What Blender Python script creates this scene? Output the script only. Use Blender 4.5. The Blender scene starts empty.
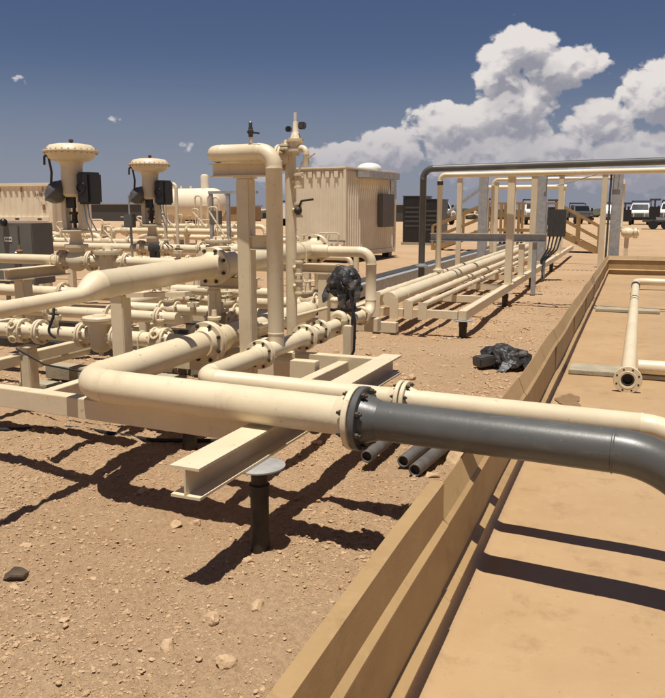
import bpy, math, random
import numpy as np
from mathutils import Vector, Matrix, Quaternion
R = math.radians
random.seed(7); rng = np.random.default_rng(7)
scene = bpy.context.scene
col = scene.collection

# ------------------------------------------------------------------ camera
cam_data = bpy.data.cameras.new('camera')
cam = bpy.data.objects.new('camera', cam_data); col.objects.link(cam)
cam.location = (0, 0, 1.6)
cam.rotation_euler = (R(90 - 10.349), 0, R(21.337))
cam_data.sensor_fit = 'VERTICAL'; cam_data.sensor_height = 24.0
cam_data.lens = 24.0 * 690 / 626
cam_data.clip_start = 0.05; cam_data.clip_end = 6000
scene.camera = cam

# ------------------------------------------------------------------ light
SUN = Vector((0.04, -0.21, 1.0)).normalized()
SUN_EL = math.asin(SUN.z); SUN_AZ = math.atan2(SUN.x, SUN.y)
world = bpy.data.worlds.new('World'); scene.world = world; world.use_nodes = True; world.cycles.sampling_method = 'NONE'
sun_data = bpy.data.lights.new('sun', 'SUN'); sun_data.energy = 5.0
sun_data.angle = R(0.53); sun_data.color = (1.0, 0.95, 0.87)
sun = bpy.data.objects.new('sun', sun_data); col.objects.link(sun)
sun.rotation_euler = SUN.to_track_quat('Z', 'Y').to_euler()
scene.view_settings.view_transform = 'Standard'; scene.view_settings.look = 'None'
scene.view_settings.exposure = 0.14; scene.view_settings.gamma = 1.0
scene.view_settings.use_curve_mapping = False
scene.render.engine = 'CYCLES'


class NG:
    """small helper to wire node trees"""
    def __init__(s, tree):
        s.t = tree; s.n = tree.nodes; s.l = tree.links
    def new(s, typ, **kw):
        n = s.n.new(typ)
        for k, v in kw.items(): setattr(n, k, v)
        return n
    def put(s, sock, v):
        if isinstance(v, bpy.types.NodeSocket): s.l.new(v, sock)
        elif v is not None: sock.default_value = v
    def math(s, op, a, b=None, c=None, clamp=False):
        n = s.new('ShaderNodeMath', operation=op, use_clamp=clamp)
        for i, v in enumerate((a, b, c)):
            if v is not None: s.put(n.inputs[i], v)
        return n.outputs[0]
    def vmath(s, op, a, b=None):
        n = s.new('ShaderNodeVectorMath', operation=op)
        s.put(n.inputs[0], a)
        if b is not None: s.put(n.inputs[1], b)
        return n.outputs['Value'] if op in ('LENGTH', 'DOT_PRODUCT', 'DISTANCE') else n.outputs[0]
    def noise(s, vec, scale, detail=4, rough=.55, dist=0.0):
        n = s.new('ShaderNodeTexNoise'); s.put(n.inputs['Vector'], vec)
        n.inputs['Scale'].default_value = scale; n.inputs['Detail'].default_value = detail
        n.inputs['Roughness'].default_value = rough; n.inputs['Distortion'].default_value = dist
        return n.outputs['Fac']
    def voro(s, vec, scale, feature='F1', out='Distance'):
        n = s.new('ShaderNodeTexVoronoi', feature=feature); s.put(n.inputs['Vector'], vec)
        n.inputs['Scale'].default_value = scale
        return n.outputs[out]
    def maprange(s, v, a, b, c=0., d=1., smooth=True):
        n = s.new('ShaderNodeMapRange', interpolation_type='SMOOTHSTEP' if smooth else 'LINEAR')
        s.put(n.inputs[0], v)
        for i, q in zip((1, 2, 3, 4), (a, b, c, d)): s.put(n.inputs[i], q)
        return n.outputs[0]
    def mix(s, f, a, b, blend='MIX'):
        n = s.new('ShaderNodeMix', data_type='RGBA', blend_type=blend)
        s.put(n.inputs[0], f); s.put(n.inputs[6], a); s.put(n.inputs[7], b)
        return n.outputs[2]


def build_world():
    g = NG(world.node_tree); g.n.clear()
    tc = g.new('ShaderNodeTexCoord'); d = tc.outputs['Generated']
    sky = g.new('ShaderNodeTexSky', sky_type='NISHITA')
    sky.sun_disc = False; sky.sun_elevation = SUN_EL; sky.sun_rotation = SUN_AZ
    sky.altitude = 800; sky.air_density = 1.0; sky.dust_density = .7; sky.ozone_density = 2.0
    # azimuth / elevation of the direction
    sx = g.new('ShaderNodeSeparateXYZ'); g.put(sx.inputs[0], d)
    az = g.math('ARCTAN2', sx.outputs[0], sx.outputs[1]); el = g.math('ARCSINE', sx.outputs[2])

    grp = bpy.data.node_groups.new('cloud_density', 'ShaderNodeTree')
    grp.interface.new_socket('az', in_out='INPUT', socket_type='NodeSocketFloat')
    grp.interface.new_socket('el', in_out='INPUT', socket_type='NodeSocketFloat')
    grp.interface.new_socket('density', in_out='OUTPUT', socket_type='NodeSocketFloat')
    q = NG(grp); gi = q.new('NodeGroupInput'); go = q.new('NodeGroupOutput')
    a, e = gi.outputs[0], gi.outputs[1]
    cells = [(-.140, .188, .044, .028, 1.0), (-.168, .160, .034, .040, .95), (-.098, .163, .062, .026, .95),
             (-.058, .165, .026, .018, .60), (-.150, .120, .060, .042, 1.0), (-.225, .098, .060, .034, .92),
             (-.150, .062, .110, .040, 1.0), (-.300, .070, .050, .034, .92), (-.365, .058, .040, .030, .88),
             (-.050, .100, .055, .034, .85), (.035, .130, .075, .042, 1.0), (.02, .055, .16, .040, .95),
             (-.43, .034, .06, .022, .72), (-.742, .147, .020, .009, .44), (-.637, .110, .026, .010, .43), (-.55, .075, .03, .011, .43)]
    f = None
    for (ca, ce, ra, re, w) in cells:
        da = q.math('MULTIPLY', q.math('SUBTRACT', a, ca), 1 / ra)
        de = q.math('MULTIPLY', q.math('SUBTRACT', e, ce), 1 / re)
        r2 = q.math('ADD', q.math('MULTIPLY', da, da), q.math('MULTIPLY', de, de))
        v = q.math('MULTIPLY', q.math('EXPONENT', q.math('MULTIPLY', r2, -.8)), w)
        f = v if f is None else q.math('SMOOTH_MAX', f, v, .12)
    cv = q.new('ShaderNodeCombineXYZ'); q.put(cv.inputs[0], a); q.put(cv.inputs[1], q.math('MULTIPLY', e, 1.25)); cv.inputs[2].default_value = 3.7
    # all round the horizon outside the view the same kind of broken cumulus goes on
    lv = q.new('ShaderNodeCombineXYZ'); q.put(lv.inputs[0], a); lv.inputs[1].default_value = 8.3
    bank = q.math('MULTIPLY', q.maprange(q.noise(lv.outputs[0], 2.6, 2, .5), .36, .60), q.maprange(q.math('ABSOLUTE', q.math('ADD', a, .30)), .62, .85))
    bank = q.math('MULTIPLY', bank, q.maprange(e, .16, .05))
    f = q.math('MAXIMUM', f, q.math('MULTIPLY', bank, .85))
    n1 = q.noise(cv.outputs[0], 19, 7, .62, .35)
    n2 = q.voro(cv.outputs[0], 38); n3 = q.voro(cv.outputs[0], 85)
    s = q.math('ADD', f, q.math('MULTIPLY', q.math('SUBTRACT', n1, .5), 1.05))
    s = q.math('ADD', s, q.math('MULTIPLY', q.math('SUBTRACT', .45, n2), .26))
    s = q.math('ADD', s, q.math('MULTIPLY', q.math('SUBTRACT', .45, n3), .17))
    q.l.new(s, go.inputs[0])

    def dens(a_, e_):
        n = g.new('ShaderNodeGroup'); n.node_tree = grp
        g.put(n.inputs[0], a_); g.put(n.inputs[1], e_); return n.outputs[0]
    d0 = dens(az, el)
    d1 = dens(g.math('ADD', az, -.004), g.math('ADD', el, .010))
    d2 = dens(g.math('ADD', az, -.010), g.math('ADD', el, .030))
    mask = g.maprange(d0, .42, .55)
    occ1 = g.maprange(g.math('SUBTRACT', d1, d0), -.15, .15)
    occ2 = g.maprange(d2, .35, 1.05)
    lit = g.math('SUBTRACT', 1.0, g.math('ADD', g.math('MULTIPLY', occ1, .66), g.math('MULTIPLY', occ2, .46)), clamp=True)
    ccol = g.mix(lit, (.275, .276, .32, 1), (.74, .69, .66, 1))
    # thin haze veil near the horizon softens the low clouds
    veil = g.maprange(el, .0, .15, .85, .0)
    ccol = g.mix(veil, ccol, (.285, .285, .345, 1))
    hs = g.new('ShaderNodeHueSaturation'); g.put(hs.inputs['Color'], sky.outputs[0])
    hs.inputs['Saturation'].default_value = .95; hs.inputs['Value'].default_value = .63
    tint = g.mix(1.0, hs.outputs[0], (.95, .97, 1.20, 1), 'MULTIPLY')
    hz = g.maprange(el, .0, .20, .80, .0)
    skyc = g.mix(hz, tint, (.245 / SKY, .262 / SKY, .325 / SKY, 1))
    bg1 = g.new('ShaderNodeBackground'); g.put(bg1.inputs[0], skyc); bg1.inputs[1].default_value = SKY
    bg2 = g.new('ShaderNodeBackground'); g.put(bg2.inputs[0], ccol); bg2.inputs[1].default_value = 1.0
    ms = g.new('ShaderNodeMixShader'); g.put(ms.inputs[0], g.math('MULTIPLY', mask, .96)); g.l.new(bg1.outputs[0], ms.inputs[1]); g.l.new(bg2.outputs[0], ms.inputs[2])
    out = g.new('ShaderNodeOutputWorld'); g.l.new(ms.outputs[0], out.inputs[0])


SKY = 0.055
build_world()

# ------------------------------------------------------------------ materials
MATS = {}
def mat(name, c1, c2=None, rough=.5, metal=0., scale=6., bump=0., bscale=60., detail=5, spec=.5, coat=0., fine=None, smear=None):
    m = bpy.data.materials.new(name); m.use_nodes = True
    g = NG(m.node_tree); b = g.n['Principled BSDF']
    tc = g.new('ShaderNodeTexCoord'); v = tc.outputs['Object']
    gm = g.new('ShaderNodeNewGeometry'); pos = gm.outputs['Position']
    c2 = c2 or tuple(x * .82 for x in c1)
    n = g.maprange(g.noise(pos, scale, detail, .62), .32, .68)
    c = g.mix(n, (*c1, 1), (*c2, 1))
    if fine:  # small specks of another colour: dirt, chips
        sp = g.maprange(g.noise(pos, fine[0], 3, .7), fine[1], fine[1] + .06)
        c = g.mix(g.math('MULTIPLY', sp, fine[3] if len(fine) > 3 else .8), c, (*fine[2], 1))
    if smear:  # grime and scuffs drawn out into streaks
        mp = g.new('ShaderNodeMapping'); g.put(mp.inputs['Vector'], pos); mp.inputs['Scale'].default_value = smear[0]
        sm = g.maprange(g.noise(mp.outputs[0], 1.0, 6, .68), smear[1], smear[1] + .12)
        c = g.mix(g.math('MULTIPLY', sm, smear[3]), c, (*smear[2], 1))
    g.put(b.inputs['Base Color'], c)
    g.put(b.inputs['Roughness'], g.math('ADD', rough - .07, g.math('MULTIPLY', g.noise(pos, scale * 3, 3), .14)))
    b.inputs['Metallic'].default_value = metal
    b.inputs['Specular IOR Level'].default_value = spec
    b.inputs['Coat Weight'].default_value = coat
    if bump:
        bp = g.new('ShaderNodeBump'); bp.inputs['Strength'].default_value = bump; bp.inputs['Distance'].default_value = .01
        g.put(bp.inputs['Height'], g.noise(pos, bscale, 4, .6)); g.l.new(bp.outputs[0], b.inputs['Normal'])
    MATS[name] = m
    return m

mat('gravel_chip', (.53, .365, .215), (.38, .245, .13), rough=.9, scale=18)
mat('cream', (.72, .61, .42), (.665, .55, .365), rough=.42, scale=3.2, bump=.10, bscale=30, detail=8, fine=(21, .655, (.40, .28, .15), .55), smear=((7, 7, 2.5), .56, (.50, .37, .22), .30))
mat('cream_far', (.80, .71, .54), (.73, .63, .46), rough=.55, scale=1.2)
mat('grey_paint', (.102, .101, .092), (.084, .083, .076), rough=.38, scale=3, bump=.05, bscale=50, fine=(40, .67, (.22, .19, .15), .6), smear=((3, 16, 16), .56, (.17, .155, .13), .45))
mat('grey_pipe_bare', (.125, .112, .10), (.085, .075, .066), rough=.6, scale=10, bump=.15, bscale=90)
mat('bolt', (.055, .045, .035), (.10, .07, .045), rough=.55, metal=.5, scale=60)
mat('bolt_cream', (.50, .39, .23), (.40, .30, .17), rough=.5, scale=40)
mat('black_steel', (.020, .017, .014), (.045, .034, .024), rough=.6, scale=12, bump=.1)
mat('black_plastic', (.012, .012, .013), (.020, .019, .018), rough=.33, scale=8, bump=.1, bscale=20)
mat('dark_grey', (.050, .048, .046), (.07, .066, .06), rough=.4, scale=12)
mat('housing_grey', (.105, .10, .095), (.075, .07, .066), rough=.38, scale=14)
mat('rubber', (.010, .010, .010), rough=.65)
mat('galvanised', (.42, .415, .40), (.32, .315, .30), rough=.5, metal=.2, scale=9, bump=.05)
mat('box_grey', (.145, .138, .120), (.125, .118, .102), rough=.5, scale=3)
mat('container', (.80, .71, .54), (.73, .63, .46), rough=.6, scale=1.5, fine=(9, .68, (.30, .19, .10), .45))
mat('white', (.74, .72, .67), (.66, .64, .60), rough=.4, scale=3)
mat('glass_dark', (.012, .014, .017), rough=.1)
mat('brown_paint', (.36, .225, .095), (.29, .18, .075), rough=.55, scale=2.0, bump=.05)
mat('stain', (.20, .122, .058), (.27, .172, .085), rough=.5, scale=30)
mat('sleeper', (.40, .35, .245), (.31, .265, .18), rough=.8, scale=7, bump=.3, bscale=60)
mat('rock', (.53, .375, .228), (.43, .285, .158), rough=.9, scale=25, bump=.4, bscale=120)
mat('steel', (.45, .44, .42), (.35, .34, .33), rough=.3, metal=.9)
mat('dark_mat', (.05, .034, .022), (.10, .066, .04), rough=.8, scale=6, bump=.3)
mat('orange', (.45, .13, .03), rough=.5)
mat('brush', (.045, .048, .030), (.07, .07, .04), rough=.9, scale=2)
mat('tyre', (.012, .012, .012), rough=.8)
mat('ink', (.02, .018, .016), rough=.6)


def ground_material():
    m = bpy.data.materials.new('ground_soil'); m.use_nodes = True
    g = NG(m.node_tree); b = g.n['Principled BSDF']
    p = g.new('ShaderNodeNewGeometry').outputs['Position']
    big = g.maprange(g.noise(p, .45, 4, .6), .35, .65)
    mid = g.maprange(g.noise(p, 3.2, 5, .65), .30, .70)
    fine = g.maprange(g.noise(p, 42, 5, .75), .33, .70)
    c = g.mix(big, (.525, .342, .196, 1), (.625, .43, .262, 1))
    c = g.mix(g.math('MULTIPLY', mid, .55), c, (.60, .425, .255, 1))
    c = g.mix(g.math('MULTIPLY', fine, .55), c, (.29, .172, .085, 1))
    dk = g.maprange(g.noise(p, 95, 4, .8), .55, .70)
    c = g.mix(g.math('MULTIPLY', dk, .5), c, (.22, .13, .062, 1))
    pit = g.maprange(g.noise(p, 260, 2, .6), .56, .66)
    c = g.mix(g.math('MULTIPLY', pit, .5), c, (.22, .13, .062, 1))
    grit = g.maprange(g.noise(p, 150, 3, .7), .58, .70)
    c = g.mix(g.math('MULTIPLY', grit, .85), c, (.62, .47, .31, 1))
    g.put(b.inputs['Base Color'], c)
    b.inputs['Roughness'].default_value = .92; b.inputs['Specular IOR Level'].default_value = .2
    h = g.math('ADD', g.noise(p, 26, 6, .78), g.math('MULTIPLY', g.noise(p, 90, 4, .75), .8))
    bp = g.new('ShaderNodeBump'); bp.inputs['Strength'].default_value = .9; bp.inputs['Distance'].default_value = .022
    g.put(bp.inputs['Height'], h); g.l.new(bp.outputs[0], b.inputs['Normal'])
    MATS['ground'] = m
ground_material()


def liner_material(name, c1, c2, c3):
    m = bpy.data.materials.new(name); m.use_nodes = True
    g = NG(m.node_tree); b = g.n['Principled BSDF']
    p = g.new('ShaderNodeNewGeometry').outputs['Position']
    c = g.mix(g.maprange(g.noise(p, .9, 5, .6), .33, .67), (*c1, 1), (*c2, 1))
    bl = g.maprange(g.noise(p, 4.5, 6, .72), .52, .70)
    c = g.mix(g.math('MULTIPLY', bl, .65), c, (*c3, 1))
    sp = g.maprange(g.noise(p, 60, 2, .5), .735, .76)
    c = g.mix(g.math('MULTIPLY', sp, .7), c, (.10, .06, .03, 1))
    dust = g.maprange(g.noise(p, 13, 4, .7), .50, .75)
    c = g.mix(g.math('MULTIPLY', dust, .25), c, (.52, .36, .19, 1))
    g.put(b.inputs['Base Color'], c)
    g.put(b.inputs['Roughness'], g.math('ADD', .40, g.math('MULTIPLY', g.noise(p, 5, 4), .3)))
    bp = g.new('ShaderNodeBump'); bp.inputs['Strength'].default_value = .35; bp.inputs['Distance'].default_value = .012
    g.put(bp.inputs['Height'], g.math('ADD', g.noise(p, 3.0, 3, .5), g.math('MULTIPLY', g.noise(p, 50, 4, .6), .22)))
    g.l.new(bp.outputs[0], b.inputs['Normal'])
    MATS[name] = m
liner_material('liner', (.44, .292, .152), (.395, .256, .130), (.31, .195, .098))
liner_material('wall_paint', (.41, .268, .122), (.36, .230, .102), (.27, .165, .072))


def bag_material():
    m = bpy.data.materials.new('black_bag'); m.use_nodes = True
    g = NG(m.node_tree); b = g.n['Principled BSDF']
    p = g.new('ShaderNodeNewGeometry').outputs['Position']
    du = g.maprange(g.noise(p, 9, 4, .65), .48, .68); g.put(b.inputs['Base Color'], g.mix(g.math('MULTIPLY', du, .75), (.024, .023, .023, 1), (.15, .125, .10, 1)))
    g.put(b.inputs['Roughness'], g.math('ADD', .46, g.math('MULTIPLY', du, .3)))
    b.inputs['Specular IOR Level'].default_value = .4
    bp = g.new('ShaderNodeBump'); bp.inputs['Strength'].default_value = .55; bp.inputs['Distance'].default_value = .015
    g.put(bp.inputs['Height'], g.noise(p, 14, 2, .5, 1.6))
    g.l.new(bp.outputs[0], b.inputs['Normal']); MATS['black_bag'] = m
bag_material()

# ------------------------------------------------------------------ geometry: every shape is (verts, faces)
def frame_for(d):
    d = Vector(d).normalized()
    a = Vector((0, 0, 1)) if abs(d.z) < .9 else Vector((1, 0, 0))
    u = a.cross(d).normalized(); v = d.cross(u)
    return d, u, v

class G:
    def __init__(s): s.v = []; s.f = []
    def add(s, V, F):
        o = len(s.v); s.v += [tuple(p) for p in V]; s.f += [tuple(i + o for i in f) for f in F]; return s
    def rings(s, rings, closed=True, caps=(True, True)):
        n = len(rings[0]); V = [p for r in rings for p in r]; F = []
        for k in range(len(rings) - 1):
            for i in range(n if closed else n - 1):
                j = (i + 1) % n; F.append((k * n + i, k * n + j, (k + 1) * n + j, (k + 1) * n + i))
        if caps[0]: F.append(tuple(range(n - 1, -1, -1)))
        if caps[1]: F.append(tuple((len(rings) - 1) * n + i for i in range(n)))
        return s.add(V, F)
    def box(s, lo, hi):
        x0, y0, z0 = lo; x1, y1, z1 = hi
        return s.add([(x0, y0, z0), (x1, y0, z0), (x1, y1, z0), (x0, y1, z0), (x0, y0, z1), (x1, y0, z1), (x1, y1, z1), (x0, y1, z1)],
                     [(3, 2, 1, 0), (4, 5, 6, 7), (0, 1, 5, 4), (1, 2, 6, 5), (2, 3, 7, 6), (3, 0, 4, 7)])
    def bar(s, a, b, w, h, upv=(0, 0, 1)):
        """rectangular bar from a to b, w wide, h high"""
        a, b = Vector(a), Vector(b); d = (b - a).normalized(); upv = Vector(upv)
        if abs(d.dot(upv)) > .99: upv = Vector((0, 1, 0))
        u = d.cross(upv).normalized(); v = u.cross(d)
        rs = [[p + u * (sx * w / 2) + v * (sy * h / 2) for sx, sy in ((-1, -1), (1, -1), (1, 1), (-1, 1))] for p in (a, b)]
        return s.rings(rs)
    def lathe(s, o, ax, prof, seg=24):
        """prof: list of (distance along axis, radius)"""
        d, u, v = frame_for(ax); o = Vector(o); rs = []
        for t, r in prof:
            rs.append([o + d * t + (u * math.cos(2 * math.pi * i / seg) + v * math.sin(2 * math.pi * i / seg)) * r for i in range(seg)])
        return s.rings(rs)
    def cyl(s, a, b, r, seg=16, r2=None):
        a, b = Vector(a), Vector(b)
        return s.lathe(a, b - a, [(0, r), ((b - a).length, r if r2 is None else r2)], seg)
    def tube(s, a, b, r, ri, seg=20, depth=None):
        """pipe with an open bore at its start"""
        a, b = Vector(a), Vector(b); L = (b - a).length; dp = depth or min(L * .9, .4)
        return s.lathe(a, b - a, [(dp, ri * .98), (0.004, ri), (0, ri + .002), (0, r - .003), (.003, r), (L, r)], seg)
    def sweep(s, pts, r, bend=None, seg=20, arc=8, bead=True, radii=None):
        pts = [Vector(p) for p in pts]; bend = bend if bend is not None else r * 3
        P = [(pts[0], 1.0)]
        for i in range(1, len(pts) - 1):
            d0 = (pts[i] - pts[i - 1]).normalized(); d1 = (pts[i + 1] - pts[i]).normalized()
            c = max(-1, min(1, d0.dot(d1))); th = math.acos(c)
            if th < .02: P.append((pts[i], 1.0)); continue
            t = min(bend * math.tan(th / 2), (pts[i] - pts[i - 1]).length * .49, (pts[i + 1] - pts[i]).length * .49) if len(pts) > 3 else bend * math.tan(th / 2)
            Rr = t / math.tan(th / 2); a = pts[i] - d0 * t
            nrm = (d1 - d0 * c).normalized(); cen = a + nrm * Rr
            k0 = len(P)
            if bead and Rr > r:
                for o_, k in ((-.012, 1), (-.009, 1.035), (-.003, 1.035), (0, 1)): P.append((a + d0 * o_, k))
            for k in range(0 if not (bead and Rr > r) else 1, arc + 1):
                ph = th * k / arc
                P.append((cen + (-nrm * math.cos(ph) + d0 * math.sin(ph)) * Rr, 1.0))
            if bead and Rr > r:
                e = pts[i] + d1 * t
                for o_, k in ((.003, 1.035), (.009, 1.035), (.012, 1)): P.append((e + d1 * o_, k))
        P.append((pts[-1], 1.0))
        u = None; rs = []
        for i, (p, k) in enumerate(P):
            d = ((P[min(i + 1, len(P) - 1)][0] - p).normalized() + (p - P[max(i - 1, 0)][0]).normalized()).normalized()
            if u is None: _, u, v = frame_for(d)
            else:
                u = (u - d * u.dot(d)).normalized(); v = d.cross(u)
            rs.append([p + (u * math.cos(2 * math.pi * j / seg) + v * math.sin(2 * math.pi * j / seg)) * r * k for j in range(seg)])
        return s.rings(rs)
    def ibeam(s, a, b, w, h, tf=.012, tw=.010):
        a, b = Vector(a), Vector(b); d = (b - a).normalized(); upv = Vector((0, 0, 1)); u = d.cross(upv).normalized()
        if abs(d.z) > .9: u = Vector((1, 0, 0)); upv = Vector((0, 1, 0))
        pr = [(-w / 2, -h / 2), (w / 2, -h / 2), (w / 2, -h / 2 + tf), (tw / 2, -h / 2 + tf), (tw / 2, h / 2 - tf), (w / 2, h / 2 - tf),
              (w / 2, h / 2), (-w / 2, h / 2), (-w / 2, h / 2 - tf), (-tw / 2, h / 2 - tf), (-tw / 2, -h / 2 + tf), (-w / 2, -h / 2 + tf)]
        rs = [[p + u * x + upv * y for x, y in pr] for p in (a, b)]
        n = 12; o = len(s.v)
        s.rings(rs, caps=(False, False))
        for k, fl in ((0, True), (1, False)):
            for quad in ((0, 1, 2, 3, 10, 11), (3, 4, 9, 10), (4, 5, 6, 7, 8, 9)):
                q = [o + k * n + i for i in quad]; s.f.append(tuple(reversed(q)) if fl else tuple(q))
        return s
    def ball(s, c, r, sc=(1, 1, 1), seg=20, rings_=12):
        c = Vector(c); rs = []
        for k in range(1, rings_):
            ph = math.pi * k / rings_
            rs.append([c + Vector((math.sin(ph) * math.cos(2 * math.pi * i / seg) * r * sc[0], math.sin(ph) * math.sin(2 * math.pi * i / seg) * r * sc[1], -math.cos(ph) * r * sc[2])) for i in range(seg)])
        return s.rings(rs)
    def torus(s, c, ax, Rr, r, seg=28, seg2=8):
        d, u, v = frame_for(ax); c = Vector(c); V = []; F = []
        for i in range(seg):
            a = 2 * math.pi * i / seg; q = u * math.cos(a) + v * math.sin(a)
            for j in range(seg2):
                b = 2 * math.pi * j / seg2; V.append(c + q * (Rr + r * math.cos(b)) + d * (r * math.sin(b)))
        for i in range(seg):
            for j in range(seg2):
                F.append((i * seg2 + j, ((i + 1) % seg) * seg2 + j, ((i + 1) % seg) * seg2 + (j + 1) % seg2, i * seg2 + (j + 1) % seg2))
        return s.add(V, F)
    def prism(s, poly, ax, t0, t1):
        """poly of (a, b) extruded along axis index ax"""
        def mk(a, b, t):
            q = [a, b]; q.insert(ax, t); return tuple(q)
        return s.rings([[mk(a, b, t) for a, b in poly] for t in (t0, t1)])


def mesh_of(name, g, m, smooth=True, bevel=0.):
    me = bpy.data.meshes.new(name); me.from_pydata([tuple(p) for p in g.v], [], g.f); me.materials.append(MATS[m])
    import bmesh
    bm = bmesh.new(); bm.from_mesh(me)
    bmesh.ops.recalc_face_normals(bm, faces=bm.faces)
    if bevel: bmesh.ops.bevel(bm, geom=[e for e in bm.edges if len(e.link_faces) == 2 and e.calc_face_angle(0) > .6], offset=bevel, segments=2, affect='EDGES', clamp_overlap=True)
    bm.to_mesh(me); bm.free()
    if smooth:
        me.polygons.foreach_set('use_smooth', [True] * len(me.polygons)); me.set_sharp_from_angle(angle=R(38))
    return me

def tag(o, label, cat, group=None, kind=None):
    if label: o['label'] = label
    if cat: o['category'] = cat
    if group: o['group'] = group
    if kind or cat: o['kind'] = kind or 'thing'
    return o

def thing(name, label, cat, loc=(0, 0, 0), group=None):
    o = bpy.data.objects.new(name, None); o.location = loc; o.empty_display_size = .1; col.objects.link(o)
    return tag(o, label, cat, group)

def wpos(o):
    p = Vector((0, 0, 0))
    while o: p += o.location; o = o.parent
    return p

def part(t, name, g, m, smooth=True, bevel=0., label=None, kind=None):
    """a part given in world coordinates, child of t (t and its ancestors are never rotated while building)"""
    off = wpos(t)
    h = G(); h.v = [(p[0] - off.x, p[1] - off.y, p[2] - off.z) for p in g.v]; h.f = g.f
    o = bpy.data.objects.new(name, mesh_of(name, h, m, smooth, bevel)); col.objects.link(o); o.parent = t
    if label: o['label'] = label
    if kind: o['kind'] = kind
    return o

def single(name, g, m, label, cat, loc=None, group=None, smooth=True, bevel=0., kind=None):
    """a thing that is one mesh"""
    loc = Vector(loc) if loc is not None else Vector(g.v[0])
    h = G(); h.v = [(p[0] - loc.x, p[1] - loc.y, p[2] - loc.z) for p in g.v]; h.f = g.f
    o = bpy.data.objects.new(name, mesh_of(name, h, m, smooth, bevel)); o.location = loc; col.objects.link(o)
    return tag(o, label, cat, group, kind)

def copy_tree(o, loc, label, parent=None):
    c = o.copy(); col.objects.link(c); c.parent = parent
    if parent is None: c.location = loc
    if label: c['label'] = label
    for ch in o.children: copy_tree(ch, None, None, c)
    return c

CACHE = {}
def place(t, name, key, make, m, pos, ax, smooth=True, kind=None, bevel=0.):
    """part made once along +Z at the origin, shared by key, put at pos pointing along ax"""
    k = (key, m)
    if k not in CACHE: CACHE[k] = mesh_of(name, make(), m, smooth, bevel)
    o = bpy.data.objects.new(name, CACHE[k]); col.objects.link(o); o.parent = t
    d, u, v = frame_for(ax)
    o.rotation_mode = 'QUATERNION'; o.rotation_quaternion = Matrix((u, v, d)).transposed().to_quaternion()
    o.location = Vector(pos) - wpos(t)
    if kind: o['kind'] = kind
    return o

def flange(t, pos, ax, r, m='cream', bolts='bolt', fr=None, th=.024, nb=8, neck=True, length=None):
    """weld-neck flange: face at pos, neck running back against ax; bolts on its face"""
    fr = fr or r * 1.75; L = length or r * .8
    def mk():
        g = G()
        pr = [(-th - L, r * 1.01), (-th - L * .25, r * 1.22), (-th, r * 1.28)] if neck else [(-th - .002, r)]
        pr += [(-th, fr - .003), (-th + .003, fr), (-.003, fr), (0, fr - .003), (0, r * .6)]
        return g.lathe((0, 0, 0), (0, 0, 1), pr, 32)
    o = place(t, 'flange', ('fl', round(r, 4), round(fr, 4), th, neck, round(L, 4)), mk, m, pos, ax)
    if bolts:
        def mkb():
            g = G(); rb = (fr + r * 1.2) / 2; b = max(.008, (fr - r) * .2)
            for i in range(nb):
                a = 2 * math.pi * (i + .5) / nb; x, y = rb * math.cos(a), rb * math.sin(a)
                g.cyl((x, y, -th - b * 1.3), (x, y, -th - .0005), b * 1.15, 6); g.cyl((x, y, -th - b * 2.3), (x, y, -th - b * 1.3), b * .62, 6)
            return g
        d, u, v = frame_for(ax)
        c = bpy.data.objects.new('bolts', None) if False else None
        k = ('bo', round(r, 4), round(fr, 4), th, nb, bolts)
        if k not in CACHE: CACHE[k] = mesh_of('bolts', mkb(), bolts, False)
        b = bpy.data.objects.new('bolts', CACHE[k]); col.objects.link(b); b.parent = o; b['kind'] = 'stuff'
    return o

def flange_pair(t, pos, ax, r, m='cream', bolts='bolt', m2=None, **kw):
    d = Vector(ax).normalized()
    a = flange(t, Vector(pos) - d * .003, d, r, m, bolts, **kw)
    b = flange(t, Vector(pos) + d * .003, -d, r, m2 or m, bolts, **kw)
    return a, b

def ubolt(t, c, r, ax, zb, m='cream'):
    """strap over a pipe at c with legs down to zb"""
    d = Vector(ax).normalized(); s = d.cross(Vector((0, 0, 1))).normalized(); c = Vector(c); g = G()
    pts = [c + s * r + Vector((0, 0, zb - c.z))]
    for k in range(9):
        a = math.pi * k / 8; pts.append(c + s * (r * math.cos(a)) + Vector((0, 0, r * math.sin(a))))
    pts.append(c - s * r + Vector((0, 0, zb - c.z)))
    g.sweep(pts, .007, 0.0, 8, bead=False)
    return part(t, 'strap', g, m)

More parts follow.
